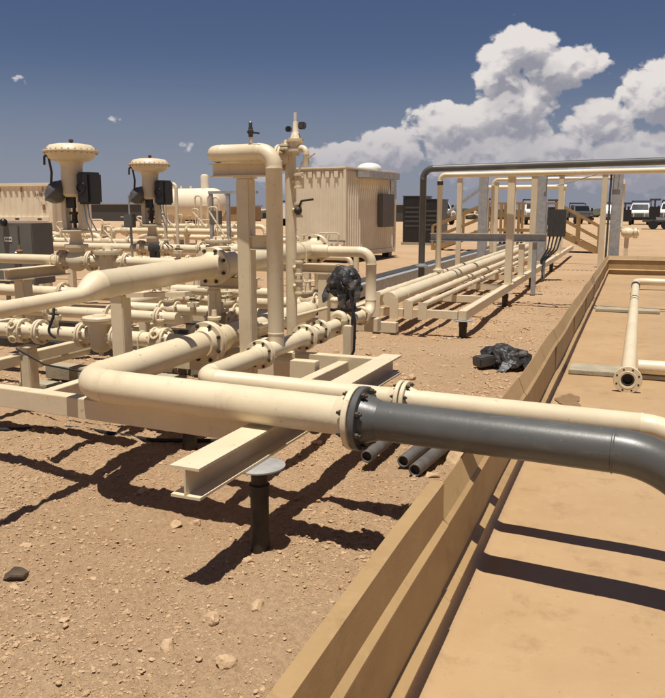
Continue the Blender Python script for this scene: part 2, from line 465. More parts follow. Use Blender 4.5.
# ------------------------------------------------------------------ the setting
_tab = rng.random((256, 256))
def vnoise(x, y):
    xi = np.floor(x).astype(int); yi = np.floor(y).astype(int); fx = x - xi; fy = y - yi
    fx = fx * fx * (3 - 2 * fx); fy = fy * fy * (3 - 2 * fy)
    a = _tab[xi & 255, yi & 255]; b = _tab[(xi + 1) & 255, yi & 255]; c = _tab[xi & 255, (yi + 1) & 255]; d = _tab[(xi + 1) & 255, (yi + 1) & 255]
    return (a * (1 - fx) + b * fx) * (1 - fy) + (c * (1 - fx) + d * fx) * fy - .5
def ground_h(x, y):
    x = np.asarray(x, float); y = np.asarray(y, float)
    near = np.exp(-np.maximum(0, np.hypot(x + 2, y - 4) - 6) / 14)
    h = .05 * vnoise(x * .5 + 9, y * .5 + 3) + .045 * vnoise(x * 1.7, y * 1.7 + 40) * near
    fine = np.clip(1 - np.maximum(y - 6.4, -x - 4.3) / 1.0, 0, 1)
    h += near * (.030 * vnoise(x * 5.3 + 7, y * 5.3) * (.3 + .7 * fine) + fine * (.030 * np.abs(vnoise(x * 13, y * 13 + 5)) + .020 * vnoise(x * 31 + 3, y * 31) + .012 * vnoise(x * 47, y * 47 + 11)))
    # loose earth piled along the outside of the steel wall
    h += .05 * np.exp(-((x + .78) / .12) ** 2) * (y < 20.5) * (.6 + vnoise(x * 0 + 3, y * 1.3))
    inside = (x > -.70) & (y < 20.42) & (x < 8.2) & (y > -2.2)
    return np.where(inside, -.14, h)

def graded(lo, hi, step, far_lo, far_hi):
    a = list(np.arange(lo, hi + 1e-6, step))
    s = step; p = a[-1]
    while p < far_hi: s *= 1.13; p += s; a.append(p)
    s = step; p = a[0]; pre = []
    while p > far_lo: s *= 1.13; p -= s; pre.append(p)
    return np.array(pre[::-1] + a)

def sheet(name, xs, ys, z, m, smooth=True):
    nx, ny = len(xs), len(ys)
    V = np.empty((ny, nx, 3)); V[..., 0] = xs[None, :]; V[..., 1] = ys[:, None]; V[..., 2] = z
    i = np.arange(ny - 1)[:, None] * nx + np.arange(nx - 1)[None, :]
    F = np.stack([i, i + 1, i + nx + 1, i + nx], -1).reshape(-1, 4)
    return raw_mesh(name, V.reshape(-1, 3), F, m, smooth)

def raw_mesh(name, V, F, m, smooth=True):
    me = bpy.data.meshes.new(name); n = F.shape[1]
    me.vertices.add(len(V)); me.vertices.foreach_set('co', np.ascontiguousarray(V, np.float32).ravel())
    me.loops.add(F.size); me.loops.foreach_set('vertex_index', np.ascontiguousarray(F, np.int32).ravel())
    me.polygons.add(len(F)); me.polygons.foreach_set('loop_start', np.arange(0, F.size, n, dtype=np.int32))
    me.polygons.foreach_set('use_smooth', np.full(len(F), smooth)); me.update(calc_edges=True); me.validate()
    me.materials.append(MATS[m])
    o = bpy.data.objects.new(name, me); col.objects.link(o); return o

xs = graded(-5.0, -.60, .024, -2500, 2500); ys = graded(.9, 7.5, .024, -60, 3000)
X, Y = np.meshgrid(xs, ys)
tag(sheet('ground', xs, ys, ground_h(X, Y), 'ground'), 'tan gravelly bare earth of the well site', None, kind='structure')

WX = -.600   # inner face of the steel wall
fx = np.concatenate([WX + np.array([0, .006, .014, .024, .036, .05, .068]), np.arange(WX + .09, 8.0, .06)]); fy = np.arange(-2.0, 20.31, .07)
FX, FY = np.meshgrid(fx, fy); dd = np.clip(FX - WX, 0, .07)
fz = .07 - np.sqrt(np.maximum(0, .07 ** 2 - (.07 - dd) ** 2)) + np.where(FX > WX + .1, .010 * vnoise(FX * 1.4, FY * 1.1) + .004 * vnoise(FX * 5, FY * 5), 0)
fl = tag(sheet('containment_floor', fx, fy, fz, 'liner'), 'tan coated liner floor inside the containment', None, kind='structure')

def blob(name, cx, cy, rx, ry, z, m, n=40, seed=0):
    r_ = random.Random(seed); ph = [r_.uniform(0, 6.3) for _ in range(5)]
    V = [(cx, cy, z)]
    for i in range(n):
        a = 2 * math.pi * i / n; k = 1 + .16 * math.sin(2 * a + ph[0]) + .12 * math.sin(3 * a + ph[1]) + .09 * math.sin(5 * a + ph[2]) + .07 * math.sin(9 * a + ph[3])
        V.append((cx + rx * k * math.cos(a), cy + ry * k * math.sin(a), z))
    g = G(); g.add(V, [(0, 1 + i, 1 + (i + 1) % n) for i in range(n)]); return g
single('oil_stain', blob('s', -.435, 6.58, .105, .23, .0095, 'stain', seed=5), 'stain', 'dark oily stain on the tan liner floor beside the steel wall', 'stain', smooth=False)

# steel containment wall : profile (offset from inner face, height)
NEAR = [(0, .0), (0, .120), (.036, .132), (.036, .140), (.0, .165), (-.004, .425), (.020, .438), (.020, .446), (-.002, .462), (-.002, .606), (-.050, .610), (-.050, .595), (-.060, .59), (-.060, .0)]
FAR = [(0, .0), (0, .120), (.036, .132), (.036, .140), (.0, .165), (-.004, .425), (.020, .438), (.020, .446), (.004, .462), (-.034, .560), (-.042, .556), (-.050, .44), (-.050, .0)]
def sink(y, z): return z - max(0, y - 2.66) / 17.6 * .19 * z
tw = thing('containment_wall', 'long tan steel containment wall with two horizontal ribs running away beside the gravel', 'wall', (WX, 0, 0))
ends = [-2.0, .3, 2.66] + [2.668 + 2.2 * k for k in range(1, 9)]
ends = [(-2.0, .296, NEAR), (.3, 2.66, NEAR)] + [(2.664 + 2.204 * k, 2.664 + 2.204 * (k + 1) - .004, FAR) for k in range(8)]
for k, (y0, y1, pf) in enumerate(ends):
    j = [0, .002, -.001, .0, .001, -.001, .001, 0, .001, -.001][k]
    g = G(); rs = []
    for q in range(15):
        y = y0 + (y1 - y0) * q / 14; w = .004 * math.sin(y * 2.1 + k) + .005 * float(vnoise(np.array(y * 2.3), np.array(k + .5)))
        rs.append([(WX + a + j + w * (b / .5), y, sink(y, b) + (.003 * math.sin(y * 3.3) if b > .5 else 0)) for a, b in pf])
    g.rings(rs); part(tw, 'panel', g, 'wall_paint', smooth=False)
    if k >= 2:
        part(tw, 'seam', G().box((WX - .004, y1 - .02, .15), (WX + .005, y1 + .024, sink(y1, .41))), 'wall_paint', smooth=False)
tw2 = thing('containment_wall', 'far end wall of the tan steel containment under the galvanised post', 'wall', (0, 20.30, 0))
for k in range(4):
    x0 = WX + .001 + 2.2 * k
    g = G(); g.rings([[(x, 20.30 - a, sink(20.3, b)) for a, b in FAR] for x in (x0, x0 + 2.195)]); part(tw2, 'panel', g, 'wall_paint', smooth=False)

# gravel: thousands of loose chips, nobody could count them
def ico():
    t = (1 + 5 ** .5) / 2
    V = np.array([(-1, t, 0), (1, t, 0), (-1, -t, 0), (1, -t, 0), (0, -1, t), (0, 1, t), (0, -1, -t), (0, 1, -t), (t, 0, -1), (t, 0, 1), (-t, 0, -1), (-t, 0, 1)], float)
    F = np.array([(0, 11, 5), (0, 5, 1), (0, 1, 7), (0, 7, 10), (0, 10, 11), (1, 5, 9), (5, 11, 4), (11, 10, 2), (10, 7, 6), (7, 1, 8), (3, 9, 4), (3, 4, 2), (3, 2, 6), (3, 6, 8), (3, 8, 9), (4, 9, 5), (2, 4, 11), (6, 2, 10), (8, 6, 7), (9, 8, 1)])
    return V / np.linalg.norm(V[0]), F
IV, IF = ico()
def scatter(n, x0, x1, y0, y1, s0, s1, pw):
    x = rng.uniform(x0, x1, n * 3); y = y0 + (y1 - y0) * rng.random(n * 3) ** 1.6
    keep = (vnoise(x * .9 + 20, y * .9) + .6 * vnoise(x * 3.1, y * 3.1) + .4 * vnoise(x * 9, y * 9 + 4) + rng.uniform(-.5, .5, n * 3)) > -.10
    x, y = x[keep][:n], y[keep][:n]; n = len(x)
    s = np.clip(np.exp(rng.normal(math.log(s0), pw, n)), s0 * .4, s1)
    V = IV[None] * (1 + rng.uniform(-.35, .3, (n, 12, 1)))
    V = V * s[:, None, None] * np.stack([rng.uniform(.8, 1.5, n), rng.uniform(.8, 1.4, n), rng.uniform(.45, .8, n)], -1)[:, None]
    a = rng.uniform(0, 6.28, n); c, q = np.cos(a), np.sin(a)
    W = np.empty_like(V); W[..., 0] = V[..., 0] * c[:, None] - V[..., 1] * q[:, None]; W[..., 1] = V[..., 0] * q[:, None] + V[..., 1] * c[:, None]; W[..., 2] = V[..., 2]
    W += np.stack([x, y, ground_h(x, y) + s * .15], -1)[:, None]
    F = IF[None] + (np.arange(n) * 12)[:, None, None]
    return W.reshape(-1, 3), F.reshape(-1, 3)
Va, Fa = scatter(76000, -4.0, -.70, 1.3, 6.6, .0030, .016, .50)
Vb, Fb = scatter(26000, -7.5, -.73, 5.4, 19, .0075, .042, .55)
tag(raw_mesh('gravel', np.concatenate([Va, Vb]), np.concatenate([Fa, Fb + len(Va)]), 'gravel_chip', False), 'loose pale stone chips scattered over the bare earth', 'gravel', kind='stuff')

# rocks one can pick out
ROCK = []
for k in range(7):
    import bmesh
    bm = bmesh.new(); bmesh.ops.create_icosphere(bm, subdivisions=3, radius=1)
    r_ = random.Random(k + 3); cuts = [(Vector((r_.gauss(0, 1), r_.gauss(0, 1), r_.gauss(0, 1))).normalized(), r_.uniform(.55, .85)) for _ in range(11)]
    from mathutils import noise as mnoise
    for v in bm.verts:
        for n_, d_ in cuts:
            q = v.co.dot(n_)
            if q > d_: v.co -= n_ * (q - d_) * .9
        v.co *= 1 + .10 * mnoise.fractal(v.co * 2.2 + Vector((k, 0, 0)), 1, 2, 4)
        v.co.x *= 1.25; v.co.z *= .68
    me = bpy.data.meshes.new('rock'); bm.to_mesh(me); bm.free(); me.materials.append(MATS['rock']); ROCK.append(me)
def rock(x, y, s, k, label, group, sink=.38):
    o = bpy.data.objects.new('rock', ROCK[k % 7]); col.objects.link(o)
    o.location = (x, y, float(ground_h(x, y)) + s * (.62 - sink) * .6); o.scale = (s, s, s); o.rotation_euler = (random.uniform(-.3, .3), random.uniform(-.3, .3), random.uniform(0, 6.28))
    return tag(o, label, 'rock', group)
named = [(-1.278, 2.211, .036, 'broad pale flat rock half sunk in the dirt, nearest the bottom edge'), (-2.118, 3.202, .034, 'pale rock in the row of stones just left of the jack stand shadow'),
         (-1.583, 2.981, .030, 'pale stone lying at the foot of the dark jack stand'), (-1.825, 2.375, .020, 'small round pale stone alone on smooth dirt left of the beam shadow'),
         (-2.584, 3.576, .042, 'grey rock lying in the pipe shadow under the skid'), (-2.457, 2.427, .028, 'pale stone in the shadow of the short black stub'),
         (-2.042, 3.263, .030, 'rounded tan stone at the right end of the row of stones by the jack stand'), (-1.90, 6.93, .06, 'round pale rock on open gravel left of the black plastic bundle'),
         (-.98, 4.75, .085, 'large pale rock beside the loose grey pipe ends'), (-1.06, 4.36, .05, 'whitish rock at the open end of the longest loose pipe')]
for k, (x, y, s, l) in enumerate(named): rock(x, y, s, k, l, None)
lump = rock(-2.50, 2.49, .055, 2, 'dark lump of rock lying at the left edge of the dirt', None)
lump.data = lump.data.copy(); lump.data.materials[0] = MATS['dark_mat']
n_r = 0
while n_r < 150:
    x = random.uniform(-4.2, -.78); y = 1.15 + 9.5 * random.random() ** 1.5
    if abs(x + 1.6) < .12 and abs(y - 3.1) < .12: continue
    s = .009 + .030 * random.random() ** 2.8 + (.012 if y > 5 else 0) * random.random()
    rock(x, y, s, n_r, 'pale limestone rock among many strewn on the bare tan earth', 'rocks strewn on the bare earth'); n_r += 1

# ------------------------------------------------------------------ pipe skid frame
sk = thing('pipe_skid', 'cream steel beam skid frame carrying the valves and pipes', 'skid', (-3, 4, 0))
ZB, ZT = .415, .553; zc = (ZB + ZT) / 2; hb = ZT - ZB
part(sk, 'main_beam', G().ibeam((-1.672, 2.60, zc), (-1.60, 5.30, zc), .142, hb), 'cream', smooth=False, bevel=.0015)
part(sk, 'front_beam', G().bar((-9.5, 3.92, zc - .01), (-1.75, 3.42, zc - .01), .09, hb - .022), 'cream', smooth=False, bevel=.003)
part(sk, 'cross_beam', G().bar((-3.4, 5.24, zc - .012), (-1.675, 5.24, zc - .012), .09, hb - .024), 'cream', smooth=False, bevel=.003)
part(sk, 'cross_beam', G().bar((-3.4, 4.90, zc - .004), (-2.03, 4.90, zc - .004), .09, hb - .01), 'cream', smooth=False, bevel=.003)
part(sk, 'inner_beam', G().bar((-2.0, 3.50, zc - .03), (-1.94, 5.19, zc - .03), .08, hb - .05), 'cream', smooth=False, bevel=.003)
part(sk, 'rear_beam', G().bar((-9.5, 7.1, zc - .02), (-2.1, 7.1, zc - .02), .09, hb - .04), 'cream', smooth=False, bevel=.003)
for xb in (-3.35, -4.4, -5.95, -7.4):
    part(sk, 'inner_beam', G().bar((xb, 3.52 + (-xb - 1.75) * .0645, zc - .035), (xb, 7.05, zc - .035), .08, hb - .06), 'cream', smooth=False, bevel=.003)
part(sk, 'inner_beam', G().bar((-2.62, 5.29, zc - .035), (-2.62, 7.05, zc - .035), .08, hb - .06), 'cream', smooth=False, bevel=.003)

def skid_post(x, y, z1, w=.10, z0=.40):
    part(sk, 'post', G().box((x - w / 2, y - w / 2, z0), (x + w / 2, y + w / 2, z1)), 'cream', smooth=False, bevel=.006)
    part(sk, 'cap_plate', G().box((x - w * .62, y - w * .62, z1 + .0005), (x + w * .62, y + w * .62, z1 + .010)), 'cream', smooth=False)
skid_post(-2.56, 4.885, 1.805)
part(sk, 'base_plate', G().box((-2.65, 4.80, .5505), (-2.47, 4.98, .562)), 'cream', smooth=False)
part(sk, 'pipe_support_beam', G().ibeam((-2.80, 4.86, 1.862), (-2.30, 4.86, 1.862), .10, .092, .009, .008), 'cream', smooth=False)
part(sk, 'bracket', G().ibeam((-2.505, 4.86, 1.365), (-2.30, 4.86, 1.365), .07, .10, .008, .007), 'cream', smooth=False)
skid_post(-3.22, 4.30, 1.03)                 # under the upper pipe
skid_post(-4.33, 4.60, .545, z0=.2)
part(sk, 'pipe_saddle', G().ibeam((-3.16, 5.24, 1.035), (-2.66, 5.24, 1.035), .10, .085, .009, .008), 'cream', smooth=False)
skid_post(-3.04, 5.24, .985, .08)
part(sk, 'pipe_saddle', G().ibeam((-3.10, 6.6, 1.055), (-2.53, 6.6, 1.055), .11, .085, .009, .008), 'cream', smooth=False)
skid_post(-2.66, 6.6, 1.005, .09)
part(sk, 'pipe_saddle', G().ibeam((-5.93, 6.05, .935), (-5.93, 6.95, .935), .15, .115, .01, .008), 'cream', smooth=False)
skid_post(-5.93, 6.30, .868, .13)
part(sk, 'pipe_saddle', G().bar((-3.42, 4.32, 1.012), (-2.70, 4.32, 1.052), .08, .03), 'cream', smooth=False)
skid_post(-3.35, 5.95, .63, .08); skid_post(-4.2, 5.95, .63, .08)

# jack stands carrying the skid
def stand_parts(t, x, y, top, r=.046, pr=.125):
    part(t, 'post', G().lathe((x, y, -.12), (0, 0, 1), [(0, r * .96), (.12 + top * .70, r * .96)], 24), 'black_steel')
    part(t, 'sleeve', G().lathe((x, y, top * .62), (0, 0, 1), [(0, r * .97), (.004, r * 1.09), (.06, r * 1.09), (.064, r * .98)], 24), 'black_steel')
    part(t, 'screw', G().lathe((x, y, top * .62 + .06), (0, 0, 1), [(0, r * .86), (top * .38 - .07, r * .86)], 20), 'black_steel')
    part(t, 'top_plate', G().lathe((x, y, top - .010), (0, 0, 1), [(0, pr - .002), (.002, pr), (.0085, pr), (.0095, pr - .002)], 32), 'galvanised')
def stand(x, y, top, label, r=.046, pr=.125):
    t = thing('jack_stand', label, 'stand', (x, y, 0), 'dark jack stands'); stand_parts(t, x, y, top, r, pr)
stand(-1.585, 3.105, .413, 'dark pipe jack stand with round plate under the near end of the cream I-beam')
stand(-2.70, 4.28, .37, 'dark jack stand deep in shadow behind the front pipe', .05)
stand(-2.00, 5.15, .39, 'short dark jack stand under the skid corner by the bagged valve', .05, .09)

# ------------------------------------------------------------------ front pipes
ZP = .652
def yl(x): return 3.153 - .075 * (x + .07)
ax1 = Vector((1, -.075, 0)).normalized()
jx = -1.135
p1 = thing('cream_pipe', 'thick cream pipe elbowing across the front, bolted to the grey pipe', 'pipe', (-2.0, yl(-2), ZP))
g = G(); g.sweep([(jx - .06, yl(jx - .06), ZP), (-2.80, yl(-2.80), ZP), (-2.80, 4.60, ZP + .01)], .090, .20, 32, 12)
part(p1, 'pipe', g, 'cream')
flange(p1, Vector((jx, yl(jx), ZP)), ax1, .090, fr=.150, nb=8, th=.028)
flange(p1, Vector((-2.80, 4.70, ZP + .01)), (0, 1, 0), .090, fr=.150, nb=8, th=.028, length=.04)

gp = thing('grey_pipe', 'thick grey painted pipe crossing over the tan steel wall and turning down', 'pipe', (0, 3.15, ZP))
x2 = .13
g = G(); g.sweep([(jx + .08, yl(jx + .08), ZP), (x2, yl(x2), ZP), (x2 + .75, yl(x2), ZP - .62)], .090, .42, 36, 16)
part(gp, 'pipe', g, 'grey_paint')
flange(gp, Vector((jx + .008, yl(jx + .008), ZP)), -ax1, .090, m='grey_paint', bolts='bolt', fr=.150, nb=8, th=.030)
part(gp, 'floor_flange', G().lathe((x2 + .75, yl(x2), .008), (0, 0, 1), [(0, .15), (.028, .15), (.03, .1)], 32), 'grey_paint')

Z2 = .648
def yl2(x): return 3.655 - .06 * (x + 1.06)
ax2 = Vector((1, -.06, 0)).normalized(); j2 = -1.045; r2 = .056; X2 = -2.27
p2 = thing('cream_pipe', 'thinner cream pipe elbow lying behind the thick front pipe, left of its flange', 'pipe', (-1.6, 3.7, Z2))
g = G(); g.sweep([(j2 - .04, yl2(j2 - .04), Z2), (X2, yl2(X2), Z2), (X2, 4.43, Z2)], r2, .13, 28, 12); part(p2, 'pipe', g, 'cream')
flange(p2, (j2, yl2(j2), Z2), ax2, r2, fr=.098, nb=8, th=.022); flange(p2, (X2, 4.50, Z2), (0, 1, 0), r2, fr=.098, nb=8, th=.022)
p2b = thing('cream_pipe', 'thinner cream pipe running right behind the grey pipe over the steel wall', 'pipe', (-.5, 3.6, Z2))
g = G(); g.sweep([(j2 + .05, yl2(j2 + .05), Z2), (.20, yl2(.2), Z2), (.82, yl2(.2), .02)], r2, .28, 28, 12); part(p2b, 'pipe', g, 'cream')
flange(p2b, (j2 + .007, yl2(j2 + .007), Z2), -ax2, r2, fr=.098, nb=8, th=.022)
part(p2b, 'floor_flange', G().lathe((.82, yl2(.2), .008), (0, 0, 1), [(0, .1), (.022, .1), (.024, .07)], 28), 'cream')

# riser with its top run, standing in the thinner line
ri = thing('riser_pipe', 'tall cream riser pipe with a bent-over top resting on the support beam', 'pipe', (X2, 4.74, Z2))
g = G(); g.sweep([(X2, 4.74, Z2), (X2, 4.74, 1.972), (-2.775, 4.79, 1.972), (-2.775, 5.34, 1.972), (-2.43, 5.36, 1.972)], r2, .105, 28, 12); part(ri, 'pipe', g, 'cream')
g = G(); g.sweep([(X2, 4.52, Z2), (X2, 5.20, Z2)], r2, 0, 28); part(ri, 'tee', g, 'cream')
flange(ri, (X2, 4.507, Z2), (0, -1, 0), r2, fr=.098, nb=8, th=.022); flange(ri, (X2, 5.23, Z2), (0, 1, 0), r2, fr=.098, nb=8, th=.022)
part(ri, 'weld_ring', G().lathe((X2, 4.74, Z2 + .10), (0, 0, 1), [(0, r2), (.004, r2 + .003), (.010, r2 + .003), (.014, r2)], 28), 'cream')
g = G(); g.cyl((-2.44, 4.745, 2.03), (-2.44, 4.745, 2.07), .012, 12); part(ri, 'vent_stub', g, 'cream')

def lever_valve(t, p, ax, s=1., hand=(1, 0, 0), m='steel'):
    """small ball valve: body, hex ends, stem and lever"""
    p = Vector(p); a = Vector(ax).normalized(); h = Vector(hand).normalized()
    side = h if abs(h.dot(a)) < .5 else Vector((0, -1, 0))
    b = part(t, 'valve_body', G().lathe(p - a * .05 * s, a, [(0, .018 * s), (.0, .026 * s), (.026 * s, .026 * s), (.03 * s, .033 * s), (.07 * s, .033 * s), (.074 * s, .026 * s), (.1 * s, .026 * s), (.1 * s, .018 * s)], 8), m, smooth=False)
    out = a.cross(side).normalized()
    if out.y > 0: out = -out
    g = G(); g.cyl(p, p + out * .055 * s, .010 * s, 8); g.bar(p + out * .05 * s - h * .012 * s, p + out * .058 * s + h * .15 * s, .018 * s, .006 * s, out); part(t, 'lever', g, 'black_steel', smooth=False)
nv = thing('needle_valve', 'small dark lever valve on top of the riser\'s bent pipe', 'valve', (-2.44, 4.745, 2.07))
lever_valve(nv, (-2.44, 4.745, 2.10), (0, 0, 1), .62, (1, -.1, -.15), 'dark_grey')
part(nv, 'cap', G().lathe((-2.44, 4.745, 2.128), (0, 0, 1), [(0, .013), (.035, .013), (.042, .008)], 8), 'dark_grey', smooth=False)

# instrument standpipe behind the riser
sp = thing('instrument_standpipe', 'cream standpipe with small valves and a relief valve on top behind the riser', 'standpipe', (-2.43, 5.36, .65))
part(sp, 'pipe', G().sweep([(-2.43, 5.36, .60), (-2.43, 5.36, 2.02)], .042, 0, 20), 'cream')
flange_pair(sp, (-2.43, 5.36, 2.045), (0, 0, 1), .042, fr=.085, nb=6, th=.018, bolts='bolt_cream')
flange_pair(sp, (-2.505, 5.36, 1.972), (1, 0, 0), .050, fr=.098, nb=8, th=.02, bolts='bolt_cream', length=.02)
part(sp, 'relief_valve', G().lathe((-2.36, 5.30, 1.98), (0, 0, 1), [(0, .03), (.02, .03), (.03, .055), (.045, .055), (.05, .04), (.09, .045), (.10, .062), (.12, .062), (.125, .04), (.16, .028), (.17, .020), (.235, .018), (.25, .010)], 20), 'cream')
part(sp, 'relief_outlet', G().sweep([(-2.36, 5.30, 2.03), (-2.26, 5.26, 2.03), (-2.26, 5.26, 1.9)], .022, .04, 14), 'cream')
part(sp, 'sensor', G().box((-2.33, 5.27, 2.165), (-2.28, 5.32, 2.215)), 'dark_grey', bevel=.008)
part(sp, 'sensor', G().box((-2.435, 5.28, 2.15), (-2.395, 5.32, 2.19)), 'black_plastic', bevel=.008)
part(sp, 'sensor_mast', G().cyl((-2.36, 5.30, 2.22), (-2.36, 5.30, 2.285), .014, 10), 'white')
for z, s in ((1.80, .9), (1.59, .8), (1.16, 1.), (1.02, 1.)):
    part(sp, 'branch', G().cyl((-2.43, 5.36, z), (-2.33, 5.30, z), .016, 12), 'cream')
    part(sp, 'block_valve', G().lathe((-2.34, 5.30, z - .055), (0, 0, 1), [(0, .02), (0, .034), (.016, .034), (.018, .022), (.04, .026), (.07, .026), (.09, .022), (.092, .034), (.108, .034), (.11, .02)], 14), 'cream')
part(sp, 'lever', G().sweep([(-2.33, 5.28, 1.60), (-2.30, 5.26, 1.655), (-2.19, 5.22, 1.665)], .008, .02, 8), 'black_steel')
part(sp, 'lever_knob', G().ball((-2.335, 5.275, 1.585), .03), 'black_steel')
part(sp, 'tubing', G().sweep([(-2.34, 5.3, 1.86), (-2.30, 5.28, 1.93), (-2.17, 5.22, 1.99)], .006, .03, 8, bead=False), 'cream')

# thinner line continues to the drop pipe, with the bagged valve
bk = thing('cream_pipe', 'cream pipe spool with ribbed flanges between the riser and the bagged valve', 'pipe', (X2, 5.6, Z2))
part(bk, 'pipe', G().sweep([(X2, 5.29, Z2), (X2, 6.55, Z2)], r2 * .92, 0, 24), 'cream')
flange(bk, (X2, 5.24, Z2), (0, -1, 0), r2, fr=.098, nb=8, th=.022)
for y in (5.52, 6.02): flange_pair(bk, (X2, y, Z2), (0, 1, 0), r2 * .92, fr=.094, nb=8, th=.022)
part(bk, 'valve_body', G().ball((X2, 6.2, Z2), .085, (.8, 1.2, 1)), 'cream')
part(bk, 'bonnet', G().lathe((X2, 6.2, Z2 + .06), (0, 0, 1), [(0, .05), (.03, .05), (.031, .075), (.055, .075), (.056, .035), (.10, .03)], 16), 'cream')
bv = thing('bagged_actuator', 'valve actuator wrapped in crumpled shiny black plastic bag', 'actuator', (X2, 6.1, .78))
for dx in (-.055, .0, .055):
    part(bv, 'yoke_leg', G().bar((X2 + dx, 6.14, .70), (X2 + dx, 6.12, .90), .022, .022, (0, 1, 0)), 'cream', smooth=False)
part(bv, 'mount_plate', G().box((X2 - .10, 6.05, .74), (X2 + .11, 6.21, .755)), 'dark_grey', smooth=False)
import bmesh
bm = bmesh.new(); bmesh.ops.create_icosphere(bm, subdivisions=5, radius=1)
for v in bm.verts:
    p = v.co.copy(); th = math.atan2(p.y, p.x); n1 = mnoise.noise(p * 1.7 + Vector((2, 1, 5))); n2 = mnoise.noise(p * 3.6 + Vector((9, 3, 1))); low = (1 - p.z) / 2
    k = 1 + .16 * n1 + .07 * n2 + .11 * low * math.sin(8 * th + 5 * n1) - .10 * max(0, 1 - abs(math.sin(2.5 * th + 3 * p.z + 2 * n2)) * 4)
    wide = 1.0 if p.z > -.35 else 1.0 - .45 * (-p.z - .35) / .65
    v.co = Vector((p.x * k * .150 * wide, p.y * k * .135 * wide, p.z * (1 + .15 * n1) * .155))
g = G(); g.v = [tuple(v.co + Vector((X2 + .0, 6.1, .972))) for v in bm.verts]; g.f = [tuple(v.index for v in f.verts) for f in bm.faces]; bm.free()
part(bv, 'plastic_bag', g, 'black_bag')
def flap(t, pts, w, name='plastic_flap'):
    rs = []
    for k, (c, dv) in enumerate(pts):
        c = Vector(c); dv = Vector(dv).normalized() * w * (1 - .12 * k); n_ = Vector((0, .002, .001))
        rs.append([c - dv - n_, c - n_ * .2, c + dv - n_, c + dv + n_, c + n_ * 1.8 + Vector((0, -.006, 0)), c - dv + n_])
    g = G(); g.rings(rs); part(t, name, g, 'black_bag')
flap(bv, [((X2 - .11, 6.02, .95), (1, .5, 0)), ((X2 - .135, 5.99, .89), (1, .3, .3)), ((X2 - .125, 5.97, .83), (1, .1, .5))], .035)
flap(bv, [((X2 + .02, 5.97, .90), (1, 0, 0)), ((X2 + .03, 5.95, .84), (1, 0, -.2)), ((X2 + .05, 5.96, .79), (1, .2, -.3))], .040)
flap(bv, [((X2 + .12, 6.03, .97), (.8, .6, 0)), ((X2 + .145, 6.01, .90), (.8, .5, .2)), ((X2 + .14, 6.0, .83), (.8, .3, .3))], .032)
part(bv, 'bag_tail', G().sweep([(X2 + .10, 6.04, .95), (X2 + .115, 6.02, .80), (X2 + .105, 6.0, .68), (X2 + .12, 6.02, .52)], .014, .05, 8, bead=False), 'black_bag')
part(bv, 'hub', G().ball((X2 - .045, 5.98, .845), .045, (1, .9, .6)), 'cream')
hp = thing('hand_pump', 'small cream post with coiled black hose hanging below the bagged valve', 'post', (-2.14, 5.85, .2))
part(hp, 'post', G().box((-2.175, 5.80, .02), (-2.105, 5.87, .66)), 'cream', smooth=False, bevel=.004)
part(hp, 'hose', G().sweep([(-2.13, 5.83, .95), (-2.07, 5.80, .70), (-2.075, 5.79, .46), (-2.13, 5.78, .36), (-2.17, 5.77, .42)], .011, .06, 8, bead=False), 'rubber')
part(hp, 'elbow_fitting', G().sweep([(-2.30, 5.92, .60), (-2.30, 5.92, .74), (-2.20, 5.90, .74), (-2.20, 5.90, .58)], .030, .045, 14), 'cream')

# ------------------------------------------------------------------ upper pipe with reducer
def zu(y): return 1.098 + .0158 * y
XU = -2.93
up = thing('cream_pipe', 'upper cream pipe that widens at a reducer, running back over the skid', 'pipe', (XU, 4, zu(4)))
d = Vector((0, 1, .0158)).normalized(); y0 = 1.15; EO = .042
def circ(y, r, dz, n=32): return [(XU + r * math.cos(2 * math.pi * i / n), y, zu(y) + dz + r * math.sin(2 * math.pi * i / n)) for i in range(n)]
g = G(); g.rings([circ(y0, .042, -EO), circ(3.515, .042, -EO), circ(3.520, .0445, -EO), circ(3.528, .0445, -EO), circ(3.533, .043, -EO), circ(3.570, .052, -.033), circ(3.620, .070, -.015), circ(3.670, .082, -.002), circ(3.695, .084, 0), circ(3.700, .087, 0), circ(3.708, .087, 0), circ(3.713, .084, 0), circ(4.98, .084, 0)])
part(up, 'pipe', g, 'cream')
part(up, 'end_flange', G().lathe((XU, y0, zu(y0) - EO), d, [(-.04, .075), (-.02, .075), (-.02, .05), (0, .04)], 24), 'cream')
flange(up, (XU, 5.04, zu(5.04)), d, .084, fr=.142, nb=8, th=.028, length=.05)
ub = thing('check_valve', 'cream check valve body bolted behind the big upper flange', 'valve', (XU, 5.1, zu(5.1)))
flange(ub, (XU, 5.047, zu(5.04)), -d, .084, fr=.142, nb=8, th=.028, length=.03)
part(ub, 'valve_body', G().lathe((XU, 5.07, zu(5.07)), d, [(0, .09), (.03, .118), (.10, .122), (.19, .118), (.24, .09), (.30, .085)], 28), 'cream')
part(ub, 'band', G().torus((XU, 5.28, zu(5.28)), d, .100, .012), 'cream')
part(ub, 'cover', G().lathe((XU, 5.18, zu(5.18) + .10), (0, 0, 1), [(0, .05), (.015, .05), (.018, .07), (.035, .07), (.04, .04)], 20), 'cream')
uc = thing('cream_pipe', 'upper cream pipe beyond the support post ending in a bolted blind flange', 'pipe', (XU, 6, zu(6)))
g = G(); g.sweep([(XU, 5.36, zu(5.36)), (XU, 6.98, zu(6.98))], .084, 0, 32); part(uc, 'pipe', g, 'cream')
flange_pair(uc, (XU, 7.04, zu(7.04)), d, .084, fr=.142, nb=8, th=.028, length=.05)
part(uc, 'tee_branch', G().sweep([(XU, 6.80, zu(6.8)), (-2.70, 6.82, zu(6.8))], .060, 0, 24), 'cream')
ubolt(uc, (XU, 6.6, zu(6.6)), .090, d, 1.10)
g = blob('p', 0, 0, .05, .10, 0, 'ink', seed=9)
